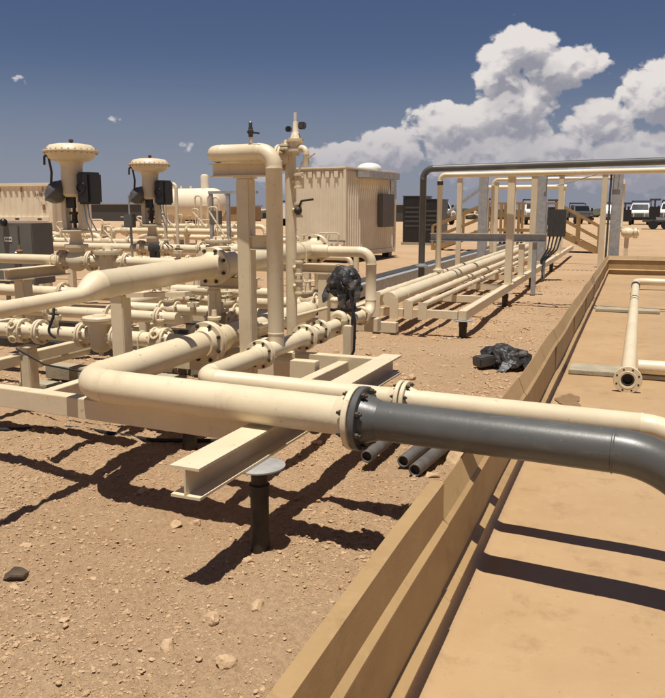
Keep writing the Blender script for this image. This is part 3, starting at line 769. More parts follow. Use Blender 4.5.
dr = thing('drop_pipe', 'cream pipe turning down in a tight elbow at the right end of the upper line', 'pipe', (-2.29, 6.84, Z2))
g = G(); g.sweep([(-2.72, 6.82, zu(6.8) - .005), (-2.285, 6.84, zu(6.8) - .005), (-2.285, 6.84, Z2 - .01), (X2, 6.50, Z2 - .01)], .050, .11, 24, 12); part(dr, 'pipe', g, 'cream')
flange_pair(dr, (X2, 6.52, Z2 - .005), (0, 1, 0), .048, fr=.085, nb=6, th=.018, bolts='bolt_cream')
part(dr, 'shoe', G().box((-2.33, 6.78, .46), (-2.20, 6.90, .585)), 'cream', smooth=False, bevel=.004)

# thick line beyond the front elbow : valve and run to the capped end
lo = thing('butterfly_valve', 'cream wafer valve between the two big flanges behind the front elbow pipe', 'valve', (-2.80, 4.7, .67))
flange(lo, (-2.80, 4.707, .662), (0, -1, 0), .090, fr=.150, nb=8, th=.028, length=.02)
part(lo, 'valve_body', G().lathe((-2.80, 4.74, .662), (0, 1, 0), [(0, .088), (.02, .108), (.10, .110), (.16, .108), (.20, .09), (.24, .086)], 28), 'cream')
part(lo, 'band', G().torus((-2.80, 4.88, .662), (0, 1, 0), .095, .009), 'cream')
part(lo, 'stem', G().lathe((-2.80, 4.82, .75), (0, 0, 1), [(0, .03), (.06, .03), (.061, .05), (.08, .05), (.081, .02), (.13, .018)], 16), 'cream')
p1b = thing('cream_pipe', 'thick lower cream pipe running back behind the riser to a capped end', 'pipe', (-2.80, 5.6, .675))
part(p1b, 'pipe', G().lathe((-2.80, 4.96, .664), (0, 1, 0), [(0, .086), (1.50, .086), (1.505, .091), (1.52, .091), (1.525, .086), (1.60, .084), (1.64, .070), (1.66, .04)], 30), 'cream')
for y in (5.35,): part(p1b, 'saddle', G().box((-2.85, y - .04, .545), (-2.64, y + .04, .60)), 'cream', smooth=False)
part(p1b, 'clamp', G().torus((-2.80, 5.35, .674), (0, 1, 0), .090, .008), 'cream')
part(p1b, 'drain_rod', G().cyl((-2.62, 4.86, .73), (-2.52, 6.3, .73), .016, 12), 'cream')

# ------------------------------------------------------------------ lower cross line with strainer
Y6, Z6, r6 = 4.60, .672, .054; Y4, Z4 = 6.80, 1.045
def xrun(label, x0, x1, y, z, r, fl=(), cat='pipe', m='cream', pts=None, nb=8, group=None):
    t = thing('cream_pipe', label, cat, ((x0 + x1) / 2, y, z), group)
    part(t, 'pipe', G().sweep(pts or [(x0, y, z), (x1, y, z)], r, r * 2.6, 22), m)
    for x in fl: flange_pair(t, (x, y, z), (1, 0, 0), r, fr=r * 1.78, nb=nb, th=.02, bolts='bolt_cream', length=r * .6)
    return t
l6 = xrun('lower cream flanged pipe that carries the strainer across the left of the skid', -9.6, -2.91, Y6, Z6, r6, (-4.19, -3.79, -3.48, -5.3))
def wafer(x, label):
    t = thing('wafer_valve', label, 'valve', (x, Y6, Z6))
    part(t, 'valve_body', G().lathe((x - .035, Y6, Z6), (1, 0, 0), [(0, r6), (0, .094), (.006, .098), (.064, .098), (.07, .094), (.07, r6)], 8), 'cream', smooth=False, bevel=.004)
    for dx in (-.052, .052):
        flange(t, (x + dx * .72, Y6, Z6), (-dx, 0, 0), r6, fr=.096, nb=8, th=.018, bolts='bolt_cream', length=.03)
    part(t, 'lug', G().torus((x, Y6 - .088, Z6 + .055), (.3, -1, .5), .026, .009, 16, 6), 'cream')
    part(t, 'lug', G().torus((x, Y6 - .088, Z6 - .055), (.3, -1, -.5), .026, .009, 16, 6), 'cream')
    part(t, 'stem', G().lathe((x, Y6, Z6 + .09), (0, 0, 1), [(0, .022), (.05, .022), (.052, .03), (.062, .03), (.064, .012), (.09, .012)], 10), 'cream')
    return t
wafer(-4.39, 'cream wafer valve with oval lugs on the lower line at the far left')
wafer(-3.11, 'cream wafer valve with oval lugs just left of the big flange behind the front elbow')
st = thing('strainer', 'cream basket strainer with flat round lid and rounded bottom hanging in the lower line', 'strainer', (-3.63, Y6, Z6))
part(st, 'body', G().lathe((-3.63, Y6 - .01, .555), (0, 0, 1), [(0, .02), (.002, .035), (.012, .058), (.035, .075), (.06, .078), (.14, .078), (.142, .086), (.215, .086), (.218, .095)], 28), 'cream')
part(st, 'lid', G().lathe((-3.63, Y6 - .01, .775), (0, 0, 1), [(0, .118), (.004, .121), (.022, .121), (.024, .118), (.0245, .124), (.042, .124), (.046, .120), (.047, .05), (.06, .045)], 32), 'cream')
part(st, 'drain_plug', G().cyl((-3.63, Y6 - .01, .53), (-3.63, Y6 - .01, .557), .018, 6), 'cream', smooth=False)
ubolt(l6, (-3.27, Y6, Z6), r6 + .005, (1, 0, 0), .60)
part(l6, 'support_foot', G().box((-3.34, Y6 - .07, .585), (-3.20, Y6 + .07, .597)), 'cream', smooth=False)
part(l6, 'support_foot', G().cyl((-3.27, Y6, .42), (-3.27, Y6, .584), .016, 10), 'cream')
xrun('slim cream pipe just behind the lower line, its upper side showing at the left', -9.6, -3.45, 5.35, .715, .048, (-4.75, -3.62))
l7 = xrun('slim cream pipe with a rounded elbow end below the reducer pipe', 0, 0, 6.0, .69, .048, (), pts=[(-4.60, 6.9, .69), (-4.60, 6.0, .69), (-2.93, 6.0, .69)])
part(l7, 'clamp', G().torus((-4.42, 6.0, .69), (1, 0, 0), .05, .006), 'cream')
part(l7, 'end_cap', G().lathe((-2.93, 6.0, .69), (1, 0, 0), [(0, .048), (.01, .06), (.03, .06), (.035, .03)], 18), 'cream')
l8 = xrun('short cream pipe with end flange seen between upper pipe and slim pipe', -4.2, -3.15, 6.45, .82, .048, (-3.55,))
xrun('cream header pipe low behind the skid posts', -8.5, -3.0, 7.45, .60, .07, (-3.9, -5.1, -6.4))

# assorted small valves on the lower left, each its own
def hand_valve(x, y, z, label, s=1., wheel='cream'):
    t = thing('gate_valve', label, 'valve', (x, y, z))
    part(t, 'valve_body', G().ball((x, y, z), .075 * s, (1.15, .85, 1)), 'cream')
    for dx in (-.085, .085): flange(t, (x + dx * s, y, z), (-dx, 0, 0), .045 * s, fr=.085 * s, nb=6, th=.016, bolts='bolt_cream', length=.02)
    part(t, 'bonnet', G().lathe((x, y, z + .055 * s), (0, 0, 1), [(0, .045 * s), (.02, .045 * s), (.022, .068 * s), (.04, .068 * s), (.041, .03 * s), (.10 * s, .022 * s), (.101 * s, .012 * s), (.17 * s, .012 * s)], 16), 'cream')
    w = part(t, 'hand_wheel', G().torus((x, y, z + .19 * s), (0, 0, 1), .07 * s, .008 * s, 24, 6), wheel)
    g = G(); g.bar((x - .07 * s, y, z + .19 * s), (x + .07 * s, y, z + .19 * s), .010, .008); g.bar((x, y - .07 * s, z + .186 * s), (x, y + .07 * s, z + .186 * s), .010, .008); part(w, 'spoke', g, wheel, smooth=False)
    return t
hand_valve(-3.05, 5.35, .715, 'cream gate valve with hand wheel under the upper pipe left of the support post')
hand_valve(-3.35, 6.0, .69, 'cream gate valve in the slim line seen below the big upper flange')
hand_valve(-3.62, 6.45, .82, 'cream gate valve on the short pipe behind the upper pipe', .9)
hand_valve(-3.9, 7.45, .64, 'cream gate valve on the low header behind the posts', 1.2)
hand_valve(-4.55, 7.45, .64, 'second cream gate valve on the low header, left of the first', 1.2)
hand_valve(-4.02, 5.35, .715, 'cream gate valve on the slim pipe directly above the lower line strainer', 1.0)
hand_valve(-3.95, 6.0, .69, 'cream gate valve on the slim elbow-ended pipe, left of the upper pipe post', .9)
hand_valve(-3.20, 7.45, .64, 'cream gate valve on the low header nearest the support post', 1.1)
def stub_branch(x, y, z, h, label):
    t = thing('sample_branch', label, 'fitting', (x, y, z)); part(t, 'nozzle', G().lathe((x, y, z), (0, 0, 1), [(0, .026), (h * .5, .026), (h * .5, .05), (h * .5 + .016, .05), (h * .5 + .018, .05), (h * .5 + .034, .05), (h * .5 + .035, .02), (h, .018)], 14), 'cream')
    lever_valve(t, (x, y, z + h), (0, 0, 1), .7, (1, -.2, 0), 'bolt_cream')
stub_branch(-4.05, Y6, Z6 + .05, .10, 'small branch valve on the lower line between its two left flanges')
stub_branch(-3.30, 5.35, .76, .12, 'small branch valve on the slim pipe behind the upper pipe post')
stub_branch(-3.85, Y4, Z4 + .05, .14, 'small branch valve on the line of the nearest control valve')
stub_branch(-4.35, Y4, Z4 + .05, .10, 'small branch valve left along the line of the nearest control valve')
cb = thing('cable', 'black cable looping down in front of the lower cream line at the left', 'cable', (-3.95, 4.5, .7))
part(cb, 'cable', G().sweep([(-3.99, 4.54, .96), (-3.97, 4.50, .82), (-4.01, 4.47, .70), (-3.95, 4.48, .66)], .010, .06, 8, bead=False), 'rubber')
cb2 = single('cable', G().sweep([(-4.3, 4.45, .56), (-4.0, 4.40, .47), (-3.6, 4.42, .43), (-3.1, 4.5, .40)], .007, .2, 8, bead=False), 'rubber', 'thin black cable drooping below the lower cream line', 'cable')
single('cable', G().sweep([(-5.6, 4.2, .02), (-4.4, 4.0, .03), (-3.7, 4.35, .035), (-3.0, 4.3, .03), (-2.3, 4.6, .02)], .014, .3, 8, bead=False), 'rubber', 'black hose lying on the shaded dirt under the skid', 'hose')
for k, (x0, x1, y, z) in enumerate(((-4.75, -3.35, 5.0, .10), (-5.1, -3.6, 5.7, .09), (-4.5, -2.9, 6.3, .10))):
    single('timber', G().bar((x0, y, z), (x1, y - .08, z), .16, .13), 'sleeper', ['weathered timber lying on the ground under the skid, nearest the front', 'weathered timber lying under the skid behind the nearest one', 'weathered timber farthest back under the skid'][k], 'timber', smooth=False, bevel=.008)

for k, (x, y0_, y1_, z, r, lab) in enumerate(((-3.62, 5.0, 7.0, .30, .05, 'low cream pipe added for shade under the skid left of the strainer'), (-3.95, 4.9, 7.0, .26, .045, 'second low cream pipe added for shade under the left of the skid'), (-4.75, 5.0, 7.0, .30, .055, 'low cream pipe added for shade at the far left under the skid'), (-3.02, 4.9, 6.9, .26, .05, 'low cream pipe added for shade below the thick lower line'))):  # low pipes added to throw more shadow on the ground below the skid
    t = thing('shade_pipe', lab, 'pipe', (x, y0_, z)); part(t, 'pipe', G().sweep([(x, y0_, .0), (x, y0_, z), (x, y1_, z), (x, y1_, .0)], r, r * 2.5, 16), 'cream')
for k, (x0_, x1_, y, z) in enumerate(((-6.5, -3.1, 4.15, .28), (-6.5, -3.1, 5.85, .30), (-6.5, -3.1, 6.6, .36))):  # dark crosswise bars added to deepen the shade beneath the skid
    single('shade_bar', G().bar((x0_, y, z), (x1_, y, z), .12, .08), 'black_steel', ['dark bar added for shade under the skid behind the front beam', 'dark bar added for shade low in the middle of the skid', 'dark bar added for shade low at the back of the skid'][k], 'beam', smooth=False)

# ------------------------------------------------------------------ control valves with diaphragm actuators
def control_valve(x, y, zl, label, r=.054):
    t = thing('control_valve', label, 'valve', (x, y, zl))
    part(t, 'valve_body', G().ball((x, y, zl), .125, (1.05, .85, .95)), 'cream')
    for s_ in (-1, 1): flange_pair(t, (x + s_ * .19, y, zl), (1, 0, 0), .058, fr=.110, nb=8, th=.022, bolts='bolt_cream', length=.04)
    part(t, 'bonnet', G().lathe((x, y, zl + .09), (0, 0, 1), [(0, .085), (.05, .085), (.052, .125), (.085, .125), (.087, .075), (.15, .06), (.20, .06), (.202, .10), (.235, .10), (.237, .05), (.26, .05)], 24), 'cream')
    zb = zl + .30
    # casing: two dished halves with a bolted rim
    zr = zl + 1.145
    c = part(t, 'diaphragm_casing', G().lathe((x, y, zr - .105), (0, 0, 1), [(0, .13), (.012, .19), (.035, .228), (.075, .246), (.092, .252), (.094, .286), (.103, .288), (.105, .284), (.107, .288), (.116, .286), (.118, .254), (.150, .240), (.172, .215), (.184, .15), (.190, .06), (.192, .02)], 48), 'cream')
    g = G()
    for i in range(26):
        a = 2 * math.pi * i / 26; q = (x + .270 * math.cos(a), y + .270 * math.sin(a)); g.cyl((q[0], q[1], zr - .022), (q[0], q[1], zr + .024), .008, 6)
    part(c, 'rim_bolts', g, 'bolt_cream', smooth=False, kind='stuff')
    part(c, 'vent_cap', G().lathe((x + .01, y, zr + .086), (0, 0, 1), [(0, .018), (.018, .018), (.02, .026), (.036, .024), (.045, .01)], 12), 'bolt')
    # yoke: thick neck that splits into two legs
    part(t, 'yoke_neck', G().lathe((x, y, zr - .47), (0, 0, 1), [(0, .085), (.03, .125), (.14, .118), (.30, .112), (.345, .118), (.368, .135)], 32), 'cream')
    for s_ in (-1, 1):
        rs = []
        for k in range(9):
            f = k / 8; z = zb + (zr - .42 - zb) * f; cx = x + s_ * (.098 + .012 * math.sin(f * math.pi)); w = .029; dpt = .042
            rs.append([(cx - w, y - dpt, z), (cx + w, y - dpt, z), (cx + w, y + dpt, z), (cx - w, y + dpt, z)])
        g = G(); g.rings(rs); part(t, 'yoke_leg', g, 'cream', smooth=False)
    part(t, 'yoke_ring', G().lathe((x, y, zb - .005), (0, 0, 1), [(0, .05), (0, .145), (.004, .148), (.03, .148), (.034, .14), (.034, .03)], 28), 'cream')
    part(t, 'stem', G().lathe((x, y, zb), (0, 0, 1), [(0, .018), (.10, .018), (.102, .05), (.125, .05), (.127, .03), (.19, .03), (.192, .055), (.22, .055), (.222, .018), (.42, .018)], 16), 'bolt')
    part(t, 'scale_plate', G().box((x - .055, y - .06, zb + .26), (x + .06, y - .03, zb + .42)), 'black_plastic', bevel=.004)
    # positioner box on the right
    px = x + .215
    b = part(t, 'positioner', G().box((px - .085, y - .11, zb + .30), (px + .085, y + .11, zb + .63)), 'black_plastic', bevel=.022)
    part(b, 'cover_rib', G().torus((px - .02, y - .112, zb + .47), (0, 1, 0), .05, .008), 'black_plastic')
    part(t, 'bracket', G().box((x + .10, y - .03, zb + .40), (px - .08, y + .03, zb + .50)), 'dark_grey', smooth=False)
    # round regulator on the left, tipped up
    o = Vector((x - .155, y - .10, zb + .43)); dx = Vector((-.55, -.55, .62)).normalized()
    q = part(t, 'regulator', G().lathe(o - dx * .09, dx, [(-.03, .02), (-.02, .06), (.01, .095), (.05, .118), (.09, .126), (.10, .132), (.125, .132), (.132, .115), (.16, .085), (.185, .03)], 28), 'housing_grey')
    part(q, 'regulator_rim', G().torus(o + dx * .022, dx, .131, .007), 'housing_grey')
    part(t, 'tubing', G().sweep([o + dx * .05, o + Vector((-.02, -.01, .20)), o + Vector((-.05, -.01, .37)), o + Vector((-.105, -.01, .38)), o + Vector((-.11, -.01, .28))], .013, .035, 10, bead=False), 'bolt')
    part(t, 'tubing', G().sweep([(px - .02, y - .08, zb + .30), (px + .02, y - .10, zb + .12), (px + .10, y - .12, zb - .02), (x + .30, y - .1, zb - .08)], .008, .05, 8, bead=False), 'steel')
    part(t, 'tubing', G().sweep([(px + .03, y - .08, zb + .30), (px + .06, y - .10, zb + .16), (px + .16, y - .12, zb + .02)], .008, .05, 8, bead=False), 'steel')
    return t
Y4, Z4 = 6.80, 1.045
control_valve(-5.63, Y4, Z4, 'nearest tall cream control valve with mushroom-shaped diaphragm actuator, left of the other')
control_valve(-6.33, 9.25, 1.05, 'farther cream control valve with mushroom-shaped diaphragm actuator, right of the other')
l4 = xrun('cream pipe carrying the nearest mushroom-topped control valve', -9.8, -2.86, Y4, Z4, .054, (-4.98,))
ubolt(l4, (-5.95, Y4, Z4), .060, (1, 0, 0), .99)
l5 = xrun('cream pipe carrying the farther mushroom-topped control valve', -11, -4.1, 9.25, 1.05, .060, (-5.55, -4.9))
def pot(x, y, z, label, s=1.):
    t = thing('globe_valve', label, 'valve', (x, y, z))
    part(t, 'valve_body', G().lathe((x, y, z - .13 * s), (0, 0, 1), [(0, .05 * s), (.03 * s, .085 * s), (.12 * s, .10 * s), (.20 * s, .095 * s), (.202 * s, .10 * s)], 24), 'cream')
    part(t, 'lid', G().lathe((x, y, z + .075 * s), (0, 0, 1), [(0, .150 * s), (.022, .152 * s), (.024, .147 * s), (.025, .152 * s), (.048, .150 * s), (.05, .06 * s), (.09, .05 * s)], 28), 'cream')
    g = G()
    for i in range(10):
        a = 2 * math.pi * i / 10; g.cyl((x + .13 * s * math.cos(a), y + .13 * s * math.sin(a), z + .06 * s), (x + .13 * s * math.cos(a), y + .13 * s * math.sin(a), z + .145 * s), .011, 6)
    part(t, 'bolts', g, 'bolt_cream', smooth=False, kind='stuff')
pot(-5.22, Y4, Z4, 'cream globe valve body with wide flat lid beside the nearest control valve')
pot(-5.28, 9.25, 1.05, 'cream globe valve body with wide flat lid right of the farther control valve', 1.2)
gv = thing('gauge_stand', 'small dark pressure transmitter standing on the pipe between the two control valves', 'gauge', (-4.95, 7.9, .5))
part(gv, 'pipe', G().cyl((-5.45, 8.0, .4), (-5.45, 8.0, 1.15), .02, 10), 'cream'); part(gv, 'transmitter', G().lathe((-5.45, 7.93, 1.13), (0, 1, 0), [(0, .04), (.01, .06), (.10, .06), (.11, .04)], 18), 'dark_grey'); part(gv, 'transmitter_base', G().box((-5.50, 7.95, 1.0), (-5.40, 8.05, 1.09)), 'dark_grey', bevel=.01)
jb = thing('junction_box', 'small grey junction box on a thin post left of the farther control valve', 'junction box', (-6.55, 9.1, 0))
part(jb, 'box', G().box((-6.66, 9.05, 1.34), (-6.52, 9.15, 1.52)), 'box_grey', bevel=.008); part(jb, 'post', G().cyl((-6.59, 9.12, 0), (-6.59, 9.12, 1.34), .018, 10), 'galvanised'); part(jb, 'conduit', G().cyl((-6.59, 9.1, 1.52), (-6.59, 9.1, 1.78), .012, 8), 'galvanised')

# grey electrical cabinet at the left
eb = thing('electrical_cabinet', 'grey electrical cabinet with white label behind the pipe at the left edge', 'cabinet', (-7.0, 7.8, 0))
part(eb, 'cabinet', G().box((-7.75, 7.62, .66), (-6.98, 8.0, 1.42)), 'box_grey', bevel=.010)
part(eb, 'door', G().box((-7.72, 7.600, .69), (-7.18, 7.618, 1.39)), 'box_grey', bevel=.004)
lb = part(eb, 'label_plate', G().box((-7.40, 7.594, 1.19), (-7.28, 7.5985, 1.25)), 'white', smooth=False)
for k in range(4): part(lb, 'print', G().box((-7.385 + k * .026, 7.592, 1.210), (-7.368 + k * .026, 7.5935, 1.230)), 'ink', smooth=False)
part(eb, 'handle', G().ball((-7.22, 7.57, 1.05), .035, (1.3, .8, .7)), 'steel'); part(eb, 'knob', G().ball((-7.36, 7.56, 1.43), .05), 'black_plastic')
part(eb, 'conduit', G().cyl((-7.08, 7.75, .0), (-7.08, 7.75, .66), .03, 10), 'galvanised'); part(eb, 'leg', G().cyl((-7.6, 7.8, 0), (-7.6, 7.8, .66), .03, 10), 'galvanised')
part(eb, 'valve_stub', G().lathe((-7.08, 7.5, 1.0), (0, 0, 1), [(0, .03), (.07, .03), (.075, .045), (.09, .045), (.1, .02), (.16, .015)], 12), 'stain')

# ------------------------------------------------------------------ pipe rack on the right
ZR = .36
rk = thing('pipe_rack', 'long low cream steel pipe rack running away on the right of the skid', 'rack', (-2.4, 9.4, 0))
def xr(y): return -1.93 - .004 * (y - 9.4)
part(rk, 'side_beam', G().bar((xr(9.33), 9.33, ZR - .06), (xr(27.5), 27.5, ZR - .06), .10, .12), 'cream', smooth=False, bevel=.004)
part(rk, 'side_beam', G().bar((-3.35, 9.33, ZR - .06), (-3.45, 27.5, ZR - .06), .10, .12), 'cream', smooth=False, bevel=.004)
for k, y in enumerate((9.40, 11.2, 13.1, 15.0, 17.0, 19.2, 21.5, 24, 26.5)):
    part(rk, 'cross_beam', G().bar((-3.29, y, ZR - .065), (-1.995, y, ZR - .065), .08, .10), 'cream', smooth=False, bevel=.003)
    if k not in (3, 7): part(rk, 'end_plate', G().box((-2.93, y - .10, ZR + .004), (-2.85, y - .085, ZR + .012)), 'cream', smooth=False)
for x, z0 in ((-3.03, .56), (-2.79, .50), (-2.60, .46), (-2.42, .45)):
    part(rk, 'end_plate', G().box((x - .055 + (.0), 9.27, .23), (x + .055, 9.285, z0)), 'cream', smooth=False)
for k, y in enumerate((9.40, 12.8, 16.3, 20.5)):
    t = thing('jack_stand', ['dark jack stand under the near corner of the pipe rack', 'dark jack stand under the pipe rack where the two near posts rise', 'dark jack stand under the rack by the wall corner end', 'farthest dark jack stand under the pipe rack'][k], 'stand', (xr(y), y, 0), 'dark jack stands')
    stand_parts(t, xr(y), y, ZR - .121, .05, .12)
def rack_pipe(x0, x1, z, r, y1, label):
    t = thing('rack_pipe', label, 'pipe', (x0, 9.3, z))
    part(t, 'pipe', G().sweep([(x0, 9.30, z), (x1, y1, z)], r, 0, 24), 'cream')
    for k, y in enumerate((9.9, 12.3, 14.7, 17.5)):
        x = x0 + (x1 - x0) * (y - 9.3) / (y1 - 9.3)
        part(t, 'band', G().lathe((x, y, z), (0, 1, 0), [(0, r), (.004, r + .008), (.035, r + .008), (.039, r)], 24), 'cream')
    return t
rack_pipe(-3.05, -3.25, .50, .05, 25, 'slim rack pipe on the left edge of the pipe rack')
rack_pipe(-2.86, -3.02, .47, .088, 25, 'thickest rack pipe, second from the left')
rack_pipe(-2.64, -2.72, .425, .050, 25, 'medium rack pipe just right of the thickest one')
rack_pipe(-2.43, -2.45, .41, .036, 25, 'thinnest rack pipe, right of the others')
ty = thing('cable_tray', 'long grey cable tray with dark cover running beside the pipe rack', 'cable tray', (-4.6, 8, 0))
part(ty, 'tray', G().box((-4.80, 7.6, .06), (-4.42, 31, .28)), 'galvanised', smooth=False, bevel=.004); part(ty, 'cover', G().box((-4.82, 7.58, .283), (-4.56, 31, .30)), 'dark_grey', smooth=False)
for y in np.arange(9, 31, 3.5): part(ty, 'foot', G().box((-4.72, y, -.08), (-4.50, y + .2, .055)), 'sleeper', smooth=False)

# pipe bridge across the rack
br = thing('grey_overhead_pipe', 'slim dark grey pipe rising at the left and crossing overhead to the right', 'pipe', (-3.45, 13.1, .6))
part(br, 'pipe', G().sweep([(-3.45, 13.1, .42), (-3.45, 13.1, 2.265), (9, 12.6, 2.40)], .056, .17, 20), 'grey_paint'); part(br, 'base_flange', G().lathe((-3.45, 13.1, .60), (0, 0, 1), [(0, .11), (.03, .11), (.03, .07), (.06, .06)], 20), 'galvanised')
br2 = thing('cream_overhead_pipe', 'slim cream pipe rising and crossing just under the overhead grey pipe', 'pipe', (-3.1, 13.0, .6))
part(br2, 'pipe', G().sweep([(-3.07, 12.75, .42), (-3.07, 12.75, 2.14), (9, 12.4, 2.20)], .043, .09, 18), 'cream'); part(br2, 'base_flange', G().lathe((-3.07, 12.75, .56), (0, 0, 1), [(0, .09), (.03, .09), (.03, .06), (.06, .05)], 20), 'cream'); part(br2, 'collar', G().cyl((-3.07, 12.75, 1.98), (-3.07, 12.75, 2.04), .05, 16), 'black_steel')
def rack_post(x, y, z1, label, w=.10, m='cream', z0=.365):
    t = thing('pipe_post', label, 'post', (x, y, z0)); part(t, 'post', G().box((x - w / 2, y - w / 2, z0), (x + w / 2, y + w / 2, z1)), m, smooth=False, bevel=.005)
    part(t, 'cap_plate', G().box((x - w * .7, y - w * .7, z1 + .0005), (x + w * .7, y + w * .7, z1 + .012)), m, smooth=False); part(t, 'base_plate', G().box((x - w * .8, y - w * .65, z0 - .004), (x + w * .8, y + w * .65, z0 + .010)), m, smooth=False)
rack_post(-1.93, 12.95, 2.12, 'cream square post holding up the overhead pipes, nearest on the rack', .115)
rack_post(-1.95, 14.6, .95, 'short cream post just behind the nearest tall rack post', .10)
rack_post(-1.96, 16.2, 2.30, 'tall cream post in front of the left galvanised column', .12)
rack_post(-2.0, 22.5, 2.52, 'tall cream post in the middle of the cable bridge', .13)
rack_post(-.86, 22.2, 2.56, 'tall cream post left of the right galvanised column', .14, z0=0)
rack_post(-3.95, 18.4, 2.30, 'slim cream post beside the wide grey column', .11, z0=0)
rack_post(-3.35, 20.0, 2.25, 'thin cream post right of the wide grey column', .09, z0=0)
gb = thing('grey_beam', 'grey galvanised beam lying across the rack under the overhead pipes', 'beam', (-3, 14.9, .9))
part(gb, 'beam', G().ibeam((-3.75, 14.9, 1.05), (-1.55, 14.9, 1.06), .14, .15), 'galvanised', smooth=False)
for x in (-3.6, -1.75): part(gb, 'leg', G().bar((x, 14.9, 0), (x, 14.9, .975), .08, .08, (0, 1, 0)), 'galvanised', smooth=False)
def galv(x, y, w, z1, label, d_=.12, z0=0):
    t = thing('galvanised_column', label, 'column', (x, y, 0)); part(t, 'column', G().ibeam((x, y, z0), (x, y, z1), w, d_, .012, .01), 'galvanised', smooth=False); part(t, 'web_plate', G().box((x - w / 2, y - d_ / 2 - .012, z0), (x + w / 2, y - d_ / 2 - .003, z1)), 'galvanised', smooth=False); part(t, 'base_plate', G().box((x - w * .7, y - d_, z0 - .0), (x + w * .7, y + d_, z0 + .015)), 'galvanised', smooth=False)
galv(-.50, 20.75, .25, 2.43, 'wide galvanised column standing at the corner of the containment wall')
galv(-2.33, 20.75, .25, 2.42, 'galvanised column at the left end of the cable bridge')
galv(-3.72, 20.2, .22, 2.42, 'grey galvanised column left of the stair platform')
lt = thing('ladder_tray', 'thin perforated cable ladder spanning between the two galvanised columns', 'cable tray', (-1.4, 20.6, 2.4))
part(lt, 'side_rail', G().bar((-2.25, 20.58, 2.43), (-.42, 20.58, 2.47), .02, .03), 'dark_grey', smooth=False); part(lt, 'side_rail', G().bar((-2.25, 20.88, 2.43), (-.42, 20.88, 2.47), .02, .03), 'dark_grey', smooth=False)
for k in range(16): part(lt, 'rung', G().bar((-2.2 + k * .115, 20.59, 2.43 + k * .0025), (-2.2 + k * .115, 20.87, 2.43 + k * .0025), .02, .02), 'galvanised', smooth=False)
part(lt, 'drop_ladder', G().bar((-.68, 20.62, .15), (-.66, 20.62, 2.44), .05, .03, (0, 1, 0)), 'dark_grey', smooth=False)
single('brace_rod', G().cyl((-2.0, 21.2, 2.18), (-1.0, 20.9, 2.45), .014, 8), 'galvanised', 'thin diagonal brace rod under the cable ladder', 'rod')
lp = thing('loop_pipe', 'cream pipe loop crossing behind the galvanised columns and dropping at the right', 'pipe', (-2, 23.5, 0))
part(lp, 'pipe', G().sweep([(-4.05, 23.5, .3), (-4.05, 23.5, 2.44), (-.42, 23.5, 2.44), (-.42, 23.5, .92), (.0, 23.5, .92)], .05, .16, 16), 'cream'); flange_pair(lp, (-.02, 23.5, .92), (1, 0, 0), .08, fr=.15, th=.03, bolts='bolt_cream', nb=6)
part(lp, 'valve_body', G().ball((-.22, 23.5, .92), .15, (1.2, 1, 1)), 'cream'); part(lp, 'support', G().box((-.3, 23.44, 0), (-.18, 23.56, .8)), 'cream', smooth=False)
wp = thing('white_pipe', 'pale cream header pipe behind the cable bridge, upper left', 'pipe', (-4.2, 29, 2)); part(wp, 'pipe', G().sweep([(-5.3, 29, 2.36), (-2.4, 29, 2.36), ], .08, .2, 14), 'cream_far')
for x in (-5.2, -4.2, -2.5): part(wp, 'support', G().box((x - .05, 28.95, 0), (x + .05, 29.05, 2.28)), 'cream_far', smooth=False)
cp = thing('control_box', 'dark grey finned control panel mounted beside the rack', 'panel', (-1.65, 18, 1))
part(cp, 'panel', G().box((-1.86, 18.0, .98), (-1.47, 18.14, 1.58)), 'dark_grey', bevel=.01)
for k in range(6): part(cp, 'fin', G().box((-1.84 + k * .065, 17.975, 1.0), (-1.82 + k * .065, 17.998, 1.56)), 'dark_grey', smooth=False)
part(cp, 'post', G().cyl((-1.9, 18.1, 0), (-1.9, 18.1, 1.7), .025, 8), 'galvanised')
g = G()
for k in range(4): g.sweep([(-1.80 + k * .08, 18.05, .98), (-1.83 + k * .07, 17.95, .70), (-1.96 + k * .03, 17.9, .45), (-1.9, 17.9 - k * .1, .05)], .018, .1, 7, bead=False)
part(cp, 'cable_bundle', g, 'rubber', kind='stuff')

# crossover stairs
cs = thing('crossover_stairs', 'brown crossover stairs with railings and a middle platform behind the rack', 'stairs', (-5, 30, 0))
YS = 30.0; ZPF = .85
part(cs, 'platform', G().box((-5.4, YS - .5, ZPF - .1), (-2.75, YS + .5, ZPF)), 'brown_paint', smooth=False)
for s_, xt, xb in ((1, -2.75, -1.25), (-1, -5.4, -7.35)):
    for y in (YS - .5, YS + .5):
        part(cs, 'stringer', G().bar((xt, y, ZPF - .08), (xb, y, .05), .05, .2), 'brown_paint', smooth=False)
        part(cs, 'handrail', G().bar((xt, y, ZPF + .92), (xb, y, .95), .07, .07), 'brown_paint', smooth=False)
        part(cs, 'mid_rail', G().bar((xt, y, ZPF + .45), (xb, y, .50), .06, .06), 'brown_paint', smooth=False)
        for f in (0.0, .5, 1.0):
            x = xt + (xb - xt) * f; z = ZPF * (1 - f); part(cs, 'rail_post', G().box((x - .045, y - .045, z), (x + .045, y + .045, z + .93)), 'brown_paint', smooth=False)
    for k in range(5):
        f = (k + .5) / 5; x = xt + (xb - xt) * f; part(cs, 'tread', G().box((x - .15, YS - .47, ZPF * (1 - f) - .03), (x + .15, YS + .47, ZPF * (1 - f) + .01)), 'brown_paint', smooth=False)
